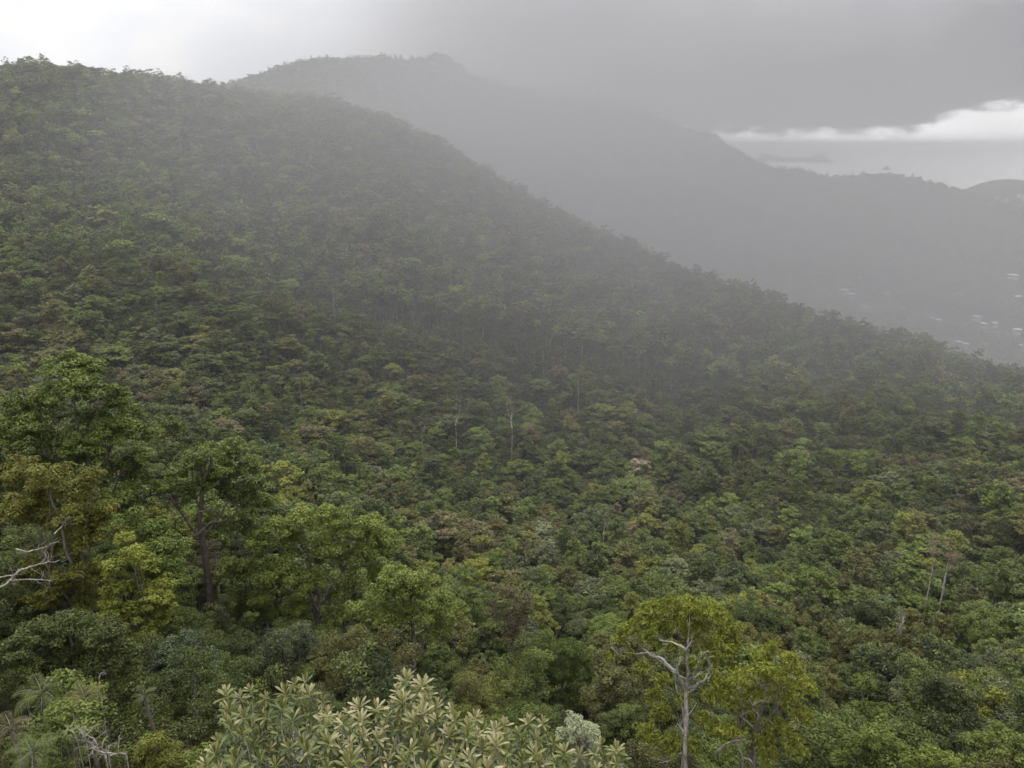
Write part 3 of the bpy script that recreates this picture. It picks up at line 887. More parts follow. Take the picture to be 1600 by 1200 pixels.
# ------------------------------------------------------------------ pale rosette trees just below the camera: leaves are separate pieces
def blade(L, W, curl, k):
    """One long leaf, base at the origin, along +x, folded along its midrib and curling down."""
    xs = np.array([0, .18, .42, .68, .88, 1.0]); ws = np.array([.12, .36, .74, 1.0, .72, .06])
    V = []
    for x_, w_ in zip(xs, ws):
        z = -curl * x_ * x_
        V += [(L * x_, -W * w_ / 2, L * z + W * w_ * 0.16), (L * x_, 0, L * z), (L * x_, W * w_ / 2, L * z + W * w_ * 0.16)]
    F = []
    for i in range(5):
        for j in range(2):
            F.append((i * 3 + j, i * 3 + j + 1, i * 3 + j + 4, i * 3 + j + 3))
    return np.array(V), np.array(F)

def pale_leaf_material(name, a, b):
    m, g = material(name)
    o = g.n('ShaderNodeOutputMaterial')
    oi = g.n('ShaderNodeObjectInfo')
    hue = g.n('ShaderNodeAttribute', attribute_type='GEOMETRY', attribute_name='leaf_hue')
    v = g.m('ADD', g.m('MULTIPLY', oi.outputs['Random'], 0.5), g.m('MULTIPLY', hue.outputs['Fac'], 0.5))
    c = g.mixc(v, a, b)
    p = g.n('ShaderNodeBsdfPrincipled')
    g.link(c, p.inputs['Base Color'])
    p.inputs['Roughness'].default_value = 0.5
    t = g.n('ShaderNodeBsdfTranslucent')
    g.link(g.mixc(1.0, c, (1.1, 1.15, 0.6, 1), 'MULTIPLY'), t.inputs['Color'])
    s = g.n('ShaderNodeMixShader'); s.inputs[0].default_value = 0.22
    g.link(p.outputs[0], s.inputs[1]); g.link(t.outputs[0], s.inputs[2])
    g.link(s.outputs[0], o.inputs['Surface'])
    return m
M_ROS = [pale_leaf_material('young_leaf', (0.205, 0.195, 0.088, 1), (0.35, 0.32, 0.185, 1)),
         pale_leaf_material('mid_leaf', (0.098, 0.115, 0.022, 1), (0.180, 0.185, 0.050, 1)),
         pale_leaf_material('old_leaf', (0.048, 0.070, 0.016, 1), (0.095, 0.118, 0.028, 1))]
BL = [blade(0.27, 0.064, c, k) for k, c in enumerate((0.02, 0.16, 0.34))]
ROS_MESH = [[mesh('leaf', BL[k][0], BL[k][1], [M_ROS[q]], hue=np.full(10, .5), smooth=True) for k in range(3)] for q in range(3)]

def rosette_tree(label, phrase, r0, tips, seed, n_single):
    """tips: (px, py, paleness) of the leaf rosettes; deeper ones stand farther up the dome."""
    rng = np.random.default_rng(seed)
    cxp = np.mean([t[0] for t in tips])
    a = float(ray(cxp, 1130)[0])
    pts, pale = [], []
    for (px, py, pl) in tips:
        pts.append(to_world(px, py, r0 - (py - 1100) * 0.022 + rng.uniform(-.5, .5), a)); pale.append(pl)
    for (px, py, pl) in list(tips):
        if rng.random() < 0.8:
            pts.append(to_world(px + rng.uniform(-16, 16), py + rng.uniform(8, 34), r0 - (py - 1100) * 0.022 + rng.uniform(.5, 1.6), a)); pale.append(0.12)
    pts = np.array(pts)
    bx, by = pts[:, 0].mean(), pts[:, 1].mean()
    bz = float(ground(bx, by))
    root = thing('rosette_tree', label, 'tree', (bx, by, bz))
    pts -= [bx, by, bz]
    fz = pts[:, 2].min() - 1.2
    tr, ls = limbs(pts, (0, 0, -1.5), (0, 0, fz), 0.17, rng, 6, 8, True, 0.16)
    obj('trunk', tr.mesh('trunk', [M_PALEBARK], smooth=True), root)
    for l in ls:
        obj('limb', l.mesh('limb', [M_PALEBARK], smooth=True), root)
    L = []
    for p, pl in zip(pts, pale):
        lean = rng.normal(0, 0.3, 2)
        size = rng.uniform(0.7, 1.3)
        n = rng.integers(18, 25)
        for q in range(n):
            f = q / (n - 1.0)
            yaw = q * 2.39996 + rng.uniform(-.35, .35)
            pit = rad(76 - 100 * f + rng.uniform(-12, 12)) + lean[0] * math.cos(yaw) + lean[1] * math.sin(yaw)
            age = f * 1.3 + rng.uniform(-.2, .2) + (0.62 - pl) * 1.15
            k = 0 if age < 0.42 else (1 if age < 0.9 else 2)
            sh = 0 if f < 0.35 else (1 if f < 0.7 else 2)
            off = np.array([lean[0] * .1, lean[1] * .1, 0.10 - 0.16 * f])
            L.append((p + off, yaw, pit, size * (0.62 + 0.45 * math.sin(min(1, f * 1.3 + .18) * 2.2)), k, sh, lean))
    W0 = np.array([l[0] for l in L]) + [bx, by, bz]
    dist = np.linalg.norm(W0 - [0, 0, CAM_Z], axis=1)
    px_, py_, _ = project(W0)
    key = dist + np.where((px_ > 0) & (px_ < 1600) & (py_ < 1210), 0, 50) - np.array([-l[2] for l in L]) * 0
    single = set(np.argsort(key)[:n_single].tolist())
    rest = Geo()
    for idx, (p, yaw, pit, s, k, sh, lean) in enumerate(L):
        roll = float(rng.uniform(-.3, .3))
        if idx in single:
            o = obj('leaf', ROS_MESH[k][sh], root, p)
            o.rotation_euler = (roll, -pit, yaw)
            o.scale = (s, s, s)
        else:
            V = BL[sh][0] * s
            c_, s_ = math.cos(roll), math.sin(roll)
            V = V @ np.array([[1, 0, 0], [0, c_, s_], [0, -s_, c_]])
            c_, s_ = math.cos(-pit), math.sin(-pit)
            V = V @ np.array([[c_, 0, -s_], [0, 1, 0], [s_, 0, c_]])
            c_, s_ = math.cos(yaw), math.sin(yaw)
            V = V @ np.array([[c_, s_, 0], [-s_, c_, 0], [0, 0, 1]])
            rest.add(V + p, BL[sh][1], k, np.full(10, rng.random()))
    if rest.n:
        o = obj('foliage', rest.mesh('foliage', M_ROS, True, True), root)
        o['kind'] = 'stuff'
    for t in tips:
        CLEAR.append((t[0], t[1], 26, r0 - 3))
    BASES.append((bx, by, 2.0))
    LANDMARKS.append((cxp, 1130, r0, phrase))
    SINGLE['n'] += 1

def tip_field(outline, n, seed, pale, low=1330):
    """Rosettes filling the region under a crown outline given as (px, py) points; spaced apart."""
    rng = np.random.default_rng(seed)
    ox, oy = [p[0] for p in outline], [p[1] for p in outline]
    tips = [(p[0], p[1] + 12, min(1, pale + 0.1)) for p in outline[1:-1]]
    tries = 0
    while len(tips) < n and tries < 6000:
        tries += 1
        x_ = rng.uniform(ox[0], ox[-1]); top = np.interp(x_, ox, oy)
        y_ = top + 14 + (low - top) * rng.random() ** 1.1
        sp = 15.5 + (y_ - 1050) * 0.05
        if all((x_ - t[0]) ** 2 + ((y_ - t[1]) * 1.25) ** 2 > sp * sp for t in tips):
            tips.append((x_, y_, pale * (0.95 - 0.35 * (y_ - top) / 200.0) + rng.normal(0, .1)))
    return tips
rosette_tree('rosette tree with bare pale stems showing and yellow-green leaf whorls', 'the bare-stemmed rosette tree', 17.5,
             tip_field([(305, 1200), (340, 1150), (352, 1078), (392, 1070), (415, 1085), (455, 1062), (475, 1058), (500, 1090), (530, 1120), (540, 1200)], 105, 1, 0.52), 21, 240)
rosette_tree('largest rosette tree, thick with whorls of pale cream and green leaves', 'the cream rosette tree', 16.5,
             tip_field([(500, 1200), (512, 1110), (560, 1095), (590, 1098), (632, 1054), (660, 1062), (672, 1075), (702, 1098), (742, 1115), (770, 1135), (800, 1200)], 160, 2, 0.80), 22, 290)
rosette_tree('rosette tree with sparse whorls and some orange young leaves beside the frosted shrub', 'the sparse rosette tree', 18.0,
             tip_field([(770, 1215), (790, 1125), (825, 1120), (848, 1122), (880, 1165), (935, 1152), (962, 1165), (985, 1215)], 78, 3, 0.60), 23, 200)

# ------------------------------------------------------------------ palms
M_PALM = leaf_material('palm_leaf', 0.2, 0.25, 1.0)
def frond_mesh(L, seed):
    rng = np.random.default_rng(seed)
    G = Geo()
    n = 19
    t = np.linspace(0, 1, 9)
    ang = 0.95 - 1.75 * t
    dx = np.cumsum(np.cos(ang)) / 9 * L; dz = np.cumsum(np.sin(ang)) / 9 * L
    P = np.stack([dx - dx[0], np.zeros(9), dz - dz[0]], 1)
    G.add(*tube(P, np.linspace(0.03, 0.006, 9), 4), 1, np.full(32, 0.3))
    Vs, hu = [], []
    for k in range(n):
        u = 0.14 + 0.84 * k / (n - 1)
        c = np.array([np.interp(u, t, P[:, 0]), 0, np.interp(u, t, P[:, 2])])
        c2 = np.array([np.interp(min(1, u + .06), t, P[:, 0]), 0, np.interp(min(1, u + .06), t, P[:, 2])])
        d = unit(c2 - c + 1e-6)
        ll = L * 0.30 * math.sin(math.pi * (0.12 + 0.83 * u)) + 0.05
        for s in (-1, 1):
            out_ = unit(d * 0.62 + np.array([0, s * 0.85, 0.18]))
            tip = c + out_ * ll + np.array([0, 0, -0.28 * ll]) + rng.normal(0, 0.02, 3)
            mid_ = c + out_ * ll * 0.5
            wv = d * 0.024
            Vs += [c - wv * .5, mid_ - wv, tip, mid_ + wv]; hu.append(rng.uniform(.2, .9))
    V = np.array(Vs)
    G.add(V, np.arange(len(V)).reshape(-1, 4), 0, np.array(hu))
    return G.mesh('frond', [M_PALM, M_BARK], hue=True)
FROND = [frond_mesh(2.0, s) for s in (1, 2, 3)]
def palm(px, py, r, scale, n, tint, label, seed, phrase=None):
    rng = np.random.default_rng(seed)
    p = at(px, py, r)
    bz = float(ground(p[0], p[1]))
    root = thing('palm_tree', label, 'palm', (p[0], p[1], bz), 'palms among the trees below')
    hh = p[2] - bz
    G = Geo()
    G.add(*tube(bent((0, 0, -1), (0, 0, hh), rng, 6, .03, 0), np.linspace(.12, .07, 6), 8))
    obj('trunk', G.mesh('trunk', [M_BARK], smooth=True), root)
    for k in range(n):
        o = obj('frond', FROND[k % 3], root, (0, 0, hh))
        f = k / n
        o.rotation_euler = (rng.normal(0, .15), rad(-38 + 75 * f + rng.uniform(-8, 8)), k * 2.39996)
        o.scale = [scale * rng.uniform(.85, 1.15)] * 3
        set_tint(o, np.array(tint) * rng.uniform(.55, .95))
    CLEAR.append((px, py, 40 * scale, r - 2)); BASES.append((p[0], p[1], 1.5))
    LANDMARKS.append((px, py, r, phrase or 'the palm'))
palm(66, 1086, 36, 0.78, 13, (0.080, 0.105, 0.020), 'large green feather palm below the low-domed tree', 1, 'the green palm')
palm(132, 1092, 34, 0.6, 11, (0.130, 0.128, 0.026), 'yellowish feather palm with drooping fronds above the bare twigs', 2, 'the yellowish palm')
palm(226, 1088, 37, 0.42, 10, (0.075, 0.100, 0.030), 'small feather palm half hidden beside the golden-green tree', 3, 'the small palm')
palm(52, 1178, 27, 0.55, 11, (0.085, 0.115, 0.026), 'bright feather palm at the lowest corner under the bare twigs', 4, 'the corner palm')
palm(18, 1140, 31, 0.5, 10, (0.090, 0.070, 0.035), 'palm with reddish brown dying fronds beside the bright corner palm', 5, 'the dying palm')

# ------------------------------------------------------------------ dead and bare trees
def bare_geo(rng, H, r0, levels=4, up=0.6, first=0.45, kids=(2, 4), wobble=0.18):
    G = Geo()
    def grow(p, d, L, r, lv):
        n = 5
        P = [p]
        for q in range(n - 1):
            d = unit(d + rng.normal(0, wobble, 3) + np.array([0, 0, up * 0.06]))
            P.append(P[-1] + d * L / (n - 1))
        G.add(*tube(P, np.linspace(r, r * 0.55, n), 6 if lv > 2 else 4))
        if lv <= 0:
            return
        for q in range(rng.integers(kids[0], kids[1])):
            nd = unit(d + rng.normal(0, 0.55, 3) + np.array([0, 0, up * 0.35]))
            s = P[rng.integers(2, n)]
            grow(s, nd, L * rng.uniform(.55, .85), r * rng.uniform(.42, .62), lv - 1)
    grow(np.zeros(3), np.array([0, 0, 1.0]), H * first, r0, levels)
    return G
def dead_tree(px, py_top, py_bot, r, label, seed, name='dead_tree', bark=None, crown=None, stems=1, levels=4, girth=1.0, spread=2.5, cat='dead tree', phrase=None, per=0.5, **kw):
    rng = np.random.default_rng(seed)
    p = at(px, py_bot, r)
    gz_ = float(ground(p[0], p[1]))
    top = at(px, py_top, r)[2]
    H = top - p[2]
    root = thing(name, label, cat, (p[0], p[1], gz_), 'bare and dead trees on the slope' if cat == 'dead tree' else None)
    lift = p[2] - gz_
    tips = []
    for s in range(stems):
        G = bare_geo(rng, H * rng.uniform(.9, 1.05), 0.085 * girth * max(1, H / 7) , levels, **kw)
        off = np.array([rng.normal(0, spread * .5), rng.normal(0, spread * .5), lift]) if stems > 1 else np.array([0, 0, lift])
        for v in G.V: v += off
        tips += [v[-1] for v in G.V[-40:]]
        G.add(*tube(bent(off * [1, 1, 0] + [0, 0, -1], off, rng, 5, .02, 0), np.linspace(.16, .095, 5) * girth * (0.4 if H < 3 else 1), 6))
        obj('trunk', G.mesh('trunk', [bark or M_DEAD], smooth=True), root)
    if crown is not None:
        C = np.array(tips); R = np.full(len(C), crown[1])
        V, F_, h = leaves(C, R, np.full(len(C), int(crown[2])), crown[3], rng, 0.5)
        o = obj('crown', mesh('crown', V, F_, [M_LEAF], hue=h), root)
        set_tint(o, crown[0])
    CLEAR.append((px, (py_top + py_bot) / 2, abs(py_bot - py_top) * 0.75, r)); BASES.append((p[0], p[1], 3.2))
    LANDMARKS.append((px, (py_top + py_bot) / 2, r, phrase or 'the bare tree'))
dead_tree(943, 796, 834, 215, 'bare white dead tree with upright forked branches in mid slope', 31, girth=1.5, up=1.0, phrase='the white dead tree')
dead_tree(1472, 848, 896, 178, 'group of slender white trunks under a thin pinkish crown', 32, 'pale_trunked_tree', M_PALEBARK, ((0.16, 0.115, 0.085), 1.0, 26, 0.3), 3, 3, 1.2, 4.0, 'tree', 'the pinkish pale-trunked tree', up=1.2)
dead_tree(1392, 944, 972, 150, 'short white forked trunks standing in a gap of the canopy', 33, stems=3, levels=2, girth=1.5, spread=3.0, up=0.8, phrase='the short white trunks')
dead_tree(800, 612, 668, 335, 'tall pale-trunked tree with an airy brownish crown', 34, 'pale_trunked_tree', M_PALEBARK, ((0.12, 0.095, 0.075), 1.5, 22, 0.45), 1, 4, 1.2, 2.5, 'tree', 'the airy brown tree', up=1.0)
dead_tree(712, 608, 664, 325, 'slim pale-trunked tree with thin brownish top uphill of the airy brown tree', 35, 'pale_trunked_tree', M_PALEBARK, ((0.10, 0.09, 0.065), 1.4, 18, 0.45), 1, 3, 1.1, 2.5, 'tree', 'the slim brown-topped tree', up=1.2)
dead_tree(660, 648, 682, 300, 'crooked bare white branches above the darkest canopy', 36, girth=1.4, levels=3, phrase='the crooked white branches')
dead_tree(392, 590, 616, 300, 'single straight white snag without any branches', 37, girth=1.7, levels=0, first=1.0, wobble=0.02, phrase='the straight white snag')
dead_tree(468, 578, 602, 315, 'thin pale pole of a dead tree on the seaward side of the straight snag', 38, girth=1.0, levels=1, first=0.8, wobble=0.04, phrase='the thin pale pole')
dead_tree(520, 428, 450, 430, 'small bare white tree high on the hillside', 39, girth=1.8, levels=3, phrase='the high bare tree')
dead_tree(935, 412, 432, 560, 'bare white branches showing through mist near the spur crest', 40, girth=2.2, levels=2, phrase='the misty bare branches')
dead_tree(905, 562, 580, 380, 'short pale bare trunk in the hazy middle slope', 41, girth=1.6, levels=1, phrase='the short pale trunk')
dead_tree(180, 1118, 1188, 29, 'leafless tangle of pale grey twigs beside the golden-green tree', 42, 'dead_shrub', stems=3, levels=4, girth=0.55, spread=0.9, up=0.3, cat='dead shrub', phrase='the grey twigs', kids=(2, 4), wobble=0.25)
dead_tree(140, 1120, 1160, 31, 'thin cluster of upright grey twigs under the yellowish palm', 43, 'dead_shrub', stems=2, levels=3, girth=0.4, spread=0.6, up=0.8, cat='dead shrub', phrase='the upright twigs')
dead_tree(155, 1040, 1062, 42, 'bare grey branch leaning out of the low-domed tree', 44, girth=0.6, levels=2, spread=1.0, up=0.1, wobble=0.4, phrase='the leaning grey branch')
def bare_branch(r, lines, label, seed):
    rng = np.random.default_rng(seed)
    a = float(ray(np.mean([p[0] for l in lines for p in l[0]]), 880)[0])
    b = to_world(lines[0][0][0][0], lines[0][0][0][1], r, a)
    gz_ = float(ground(b[0], b[1]))
    root = thing('dead_tree', label, 'dead tree', (b[0], b[1], gz_), 'bare and dead trees on the slope')
    first = True
    for pts, w0, w1 in lines:
        P = [to_world(p[0], p[1], r + rng.uniform(-.6, .6), a) - [b[0], b[1], gz_] for p in pts]
        G = Geo(); G.add(*spline_tube(P, 0.7 * w0 * r * 1.15 / FPX, 0.4 * w1 * r * 1.15 / FPX, rng))
        twigs(G, P, 0.3 * w1 * r * 1.15 / FPX, 1.1, rng, 6)
        if first:
            G.add(*tube(bent((0, 0, -1), P[0], rng, 5, .03, 0), np.linspace(.3, w0 * r * 1.15 / FPX, 5), 7)); first = False
            obj('trunk', G.mesh('trunk', [M_DEAD], smooth=True), root)
        else:
            obj('limb', G.mesh('limb', [M_DEAD], smooth=True), root)
    for l in lines:
        for p in l[0]: CLEAR.append((p[0], p[1], 20, r - 1))
    BASES.append((b[0], b[1], 2.0))
    LANDMARKS.append((45, 885, r, 'the grey dead limbs'))
bare_branch(52, [([(-70, 945), (-15, 925), (15, 908), (35, 888), (60, 882), (92, 876)], 3.2, 1.2), ([(15, 908), (45, 905), (82, 908)], 1.8, 0.8), ([(-10, 902), (15, 900), (28, 897)], 1.6, 0.9), ([(25, 858), (40, 863), (62, 858), (88, 848)], 2.0, 0.8), ([(62, 882), (72, 872), (70, 862)], 1.2, 0.7), ([(84, 835), (98, 822), (102, 812)], 1.2, 0.6)],
            'grey dead limbs reaching out of shadow beneath the yellow-tipped tree', 45)

def blossom_tree(px, py, r, wpx, tint, label, seed, phrase):
    rng = np.random.default_rng(seed)
    p = at(px, py, r); R_ = wpx / 2 * float(project(p)[2][0]) / FPX
    gz_ = float(ground(p[0], p[1])); hh = p[2] - gz_
    root = thing('blossom_tree', label, 'tree', (p[0], p[1], gz_), 'flowering trees on the hill')
    bl = [(c[0], c[1], c[2], R_ * .42, R_ * .36) for c in clumps((0, 0, hh), (R_ * .7, R_ * .7, R_ * .5), 7, rng, -0.1, .2)]
    V, F_, h, C = crown_of(bl, rng, 0.4 * max(1, r / 300), 0.6, 6)
    o = obj('crown', mesh('crown', V, F_, [M_LEAF], hue=h), root); set_tint(o, HUES['olive'])
    V, F_, h, C = crown_of(bl, rng, 0.34 * max(1, r / 300), 0.35, 6)
    o = obj('blossom', mesh('blossom', V + [0, 0, .25], F_, [M_LEAF], hue=h), root); set_tint(o, tint)
    tr, ls = limbs(np.array([b[:3] for b in bl]), (0, 0, -1.5), (0, 0, hh - R_), 0.25, rng, 4, 6)
    for l in ls:
        for a_, b_ in zip(l.V, l.F): tr.add(a_, b_ - b_.min())
    obj('trunk', tr.mesh('trunk', [M_BARK], smooth=True), root)
    CLEAR.append((px, py, wpx * .5, r)); BASES.append((p[0], p[1], 3.5)); LANDMARKS.append((px, py, r, phrase))
blossom_tree(1000, 734, 252, 44, (0.42, 0.35, 0.28), 'tree covered in pale cream blossom on the lower slope', 51, 'the cream blossom tree')
blossom_tree(998, 491, 470, 15, (0.55, 0.47, 0.40), 'small white-flowering tree high in the misty part of the slope', 52, 'the white-flowering tree')
blossom_tree(209, 199, 745, 20, (0.40, 0.24, 0.13), 'orange-tinged tree near the hilltop, uphill one of the two', 53, 'the higher orange tree')
blossom_tree(259, 217, 735, 18, (0.42, 0.22, 0.13), 'small orange-flowering tree near the hilltop, lower one of the two', 54, 'the lower orange tree')

# ------------------------------------------------------------------ the other trees of the near slope, one by one
def near_set(leaf, per, n):
    S_ = []
    for k in range(n):
        form, seed = FORMS[k % len(FORMS)]
        rg_ = np.random.default_rng(seed + int(leaf * 1000))
        (V, F_, h), tr = tree_parts(form, rg_, leaf, per, 10)
        S_.append((form, mesh('crown', V, F_, [M_LEAF if k % 2 else M_GLOSS], hue=h), tr.mesh('trunk', [M_PALEBARK if k % 4 == 3 else (M_DARKBARK if k % 3 else M_BARK)], smooth=True)))
    return S_
FINEST = near_set(0.145, 1.1, 4)
FINE = near_set(0.22, 1.15, 10)
COARSE = near_set(0.32, 1.15, 10)

bx_ = np.array([b[0] for b in BASES]); by_ = np.array([b[1] for b in BASES]); br_ = np.array([b[2] for b in BASES])
CL = np.array(CLEAR)
def free(x, y, top=13.0, wide=3.2):
    """False where a hero tree stands or would be covered from the viewpoint of the photograph."""
    ok = np.ones(len(x), bool)
    for i_ in range(len(x)):
        if np.any(np.hypot(bx_ - x[i_], by_ - y[i_]) < br_ + 0.6):
            ok[i_] = False; continue
        r_ = math.hypot(x[i_], y[i_]); gz__ = float(ground(x[i_], y[i_]))
        for hz_ in (top + 1.0, top - 2.5, top - 6):
            px_, py_, dp_ = project([x[i_], y[i_], gz__ + hz_])
            if dp_[0] < 1: break
            w_ = wide * FPX / dp_[0]
            near = (CL[:, 3] > r_ + 1.0) & (np.hypot(CL[:, 0] - px_[0], CL[:, 1] - py_[0]) < CL[:, 2] + w_ * 0.72)
            if near.any():
                ok[i_] = False; break
    return ok
kf_ = np.hypot(near_x, near_y) < R_NEAR + 40
near_x, near_y = near_x[kf_], near_y[kf_]
ok = free(near_x, near_y)
near_x, near_y = near_x[ok], near_y[ok]
okm = free(x, y)
x, y = x[okm], y[okm]
nr_ = np.hypot(near_x, near_y)
P3 = np.stack([near_x, near_y, ground(near_x, near_y) + 11], 1)
px_, py_, dp_ = project(P3)
wv_ = 4.0 * FPX / np.maximum(dp_, 1)
seen = (dp_ > 5) & (px_ > -wv_ * .6) & (px_ < 1600 + wv_ * .6) & (py_ < 1200 + wv_ * .5)
hid = ((CL[:, None, 3] < nr_[None] - 1) & (np.hypot(CL[:, None, 0] - px_[None], CL[:, None, 1] - py_[None]) < CL[:, None, 2] * 0.8)).any(0)
idx = np.where(seen & ~hid)[0]
idx = idx[np.argsort(nr_[idx])][:300 - SINGLE['n']]
chosen = np.zeros(len(near_x), bool); chosen[idx] = True
rest_x, rest_y = near_x[~chosen & (nr_ < R_NEAR)], near_y[~chosen & (nr_ < R_NEAR)]
far_keep = ~chosen & (nr_ >= R_NEAR)
r_cut = nr_[idx].max()

rng = np.random.default_rng(77)
hk = pick_hues(near_x[idx], near_y[idx], rng)
FORMWORD = {'dome': ['domed', 'rounded', 'broad'], 'tall': ['tall', 'narrow', 'upright'], 'flat': ['flat-topped', 'spreading', 'layered'], 'open': ['open-crowned', 'loose', 'ragged'], 'small': ['small', 'low', 'young']}
NAMES = {'dome': 'rainforest_tree', 'tall': 'tall_tree', 'flat': 'spreading_tree', 'open': 'open_tree', 'small': 'young_tree'}
LMK = [l for l in LANDMARKS]
ORD = ['', 'second ', 'third ', 'fourth ', 'fifth ', 'sixth ', 'seventh ', 'eighth ', 'ninth ', 'tenth ', 'eleventh ', 'twelfth ']
used = {}
for q, i_ in enumerate(idx):
    r_ = nr_[i_]
    form, cme, tme = (FINEST[int(rng.integers(0, 4))] if r_ < 52 else (FINE if r_ < 90 else COARSE)[int(rng.integers(0, 10))])
    gz_ = float(ground(near_x[i_], near_y[i_]))
    sc_ = float(rng.lognormal(0, 0.15)) * 0.95
    hue = HN[hk[q]]
    best, bd = None, 1e9
    for (lx, ly, lr, ph) in LMK:
        d_ = math.hypot((lx - px_[i_]) / wv_[i_], (ly - py_[i_]) / wv_[i_])
        if d_ < bd: best, bd = (lx, ly, lr, ph), d_
    lx, ly, lr, ph = best
    ax, ay = (px_[i_] - lx), (py_[i_] - ly)
    if abs(ax) > abs(ay) * 1.1:
        rel = 'on the seaward side of' if ax > 0 else 'on the uphill side of'
    else:
        rel = 'in front of' if ay > 0 else 'behind'
    fw = FORMWORD[form][int(rng.integers(0, 3))]
    key = (hue, fw, rel, ph)
    used[key] = used.get(key, 0) + 1
    od = ORD[min(used[key] - 1, 11)]
    label = '%s%s %s tree %s %s' % (od, fw, hue, rel, ph) if not od else '%s %s tree %s %s, %sin line' % (fw, hue, rel, ph, od)
    root = thing(NAMES[form], label[0].lower() + label[1:], 'tree', (near_x[i_], near_y[i_], gz_), 'rainforest trees on the near slope')
    root.rotation_euler.z = float(rng.uniform(0, 6.28))
    root.scale = (sc_ * rng.uniform(.9, 1.15), sc_ * rng.uniform(.9, 1.15), sc_ * rng.uniform(.9, 1.1))
    c_ = obj('crown', cme, root)
    set_tint(c_, np.array(HUES[hue]) * rng.lognormal(0, 0.18))
    obj('trunk', tme, root)

# trees of the near slope beyond the three hundred, and low growth under all of them
keep = np.hypot(x, y) > max(R_NEAR, 0)
rn_ = np.hypot(rest_x, rest_y) < 100
x, y = np.concatenate([x[keep], rest_x[~rn_]]), np.concatenate([y[keep], rest_y[~rn_]])
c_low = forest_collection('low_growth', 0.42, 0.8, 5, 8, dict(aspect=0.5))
xu, yu = scatter(8, 260, 4.2, rng)
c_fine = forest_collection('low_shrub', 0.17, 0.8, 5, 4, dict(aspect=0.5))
cl_ = np.hypot(xu, yu) < 80
xs_, ys_, xu, yu = xu[cl_], yu[cl_], xu[~cl_], yu[~cl_]
ss_ = np.concatenate([np.full(len(xs_), 0.66), np.full(int(rn_.sum()), 0.95)])
xs_, ys_ = np.concatenate([xs_, rest_x[rn_]]), np.concatenate([ys_, rest_y[rn_]])
xv, yv = scatter(260, 1100, 5.2, rng)
us_ = np.concatenate([np.full(len(xu), 0.46), np.full(len(xv), 0.75)])
xu, yu = np.concatenate([xu, xv]), np.concatenate([yu, yv])

# ------------------------------------------------------------------ houses in the valley behind the spur
M_WALL = plain_material('house_wall', (0.42, 0.40, 0.37, 1), 0.8, (0.34, 0.32, 0.30, 1), 0.6)
M_ROOFW = plain_material('pale_metal_roof', (0.50, 0.50, 0.50, 1), 0.5, (0.36, 0.36, 0.37, 1), 0.4)
M_ROOFT = plain_material('tan_roof', (0.42, 0.36, 0.30, 1), 0.7, (0.34, 0.29, 0.24, 1), 0.4)
M_GLASS = plain_material('window_glass', (0.04, 0.05, 0.06, 1), 0.08)
M_BASE = plain_material('concrete_base', (0.30, 0.29, 0.27, 1), 0.9)
def on_hill(px, py, r0, r1):
    a, t = ray(px, py)
    rr = np.linspace(r0, r1, 900)
    tt = (canopy(np.sin(a) * rr, np.cos(a) * rr) - CAM_Z) / rr
    k = np.where(tt >= t)[0]
    r = rr[k[0]] if len(k) else rr[int(np.argmin(np.abs(tt - t)))]
    return r * math.sin(a), r * math.cos(a)
def house_mesh(parts_w, d, h):
    """Wall, hip roof, windows and door of one block parts_w wide."""
    w_, e = parts_w / 2, 0.7
    wall = boxmesh('wall', (-w_, -d / 2, 0), (w_, d / 2, h), [M_WALL])
    rh = d * 0.24
    V = [(-w_ - e, -d / 2 - e, h), (w_ + e, -d / 2 - e, h), (w_ + e, d / 2 + e, h), (-w_ - e, d / 2 + e, h), (-w_ + d * .45, 0, h + rh), (w_ - d * .45, 0, h + rh),
         (-w_ - e, -d / 2 - e, h - .25), (w_ + e, -d / 2 - e, h - .25), (w_ + e, d / 2 + e, h - .25), (-w_ - e, d / 2 + e, h - .25)]
    F4 = [(0, 1, 5, 4), (2, 3, 4, 5), (1, 2, 5, 5), (3, 0, 4, 4), (6, 7, 1, 0), (7, 8, 2, 1), (8, 9, 3, 2), (9, 6, 0, 3), (9, 8, 7, 6)]
    me = bpy.data.meshes.new('roof')
    me.from_pydata(V, [], [tuple(dict.fromkeys(f)) for f in F4])
    return wall, me
def boxmesh(name, lo, hi, mats):
    V = [(a, b, c) for a in (lo[0], hi[0]) for b in (lo[1], hi[1]) for c in (lo[2], hi[2])]
    F = [(0, 1, 3, 2), (4, 6, 7, 5), (0, 4, 5, 1), (2, 3, 7, 6), (0, 2, 6, 4), (1, 5, 7, 3)]
    return mesh(name, V, F, mats)
SITES = []
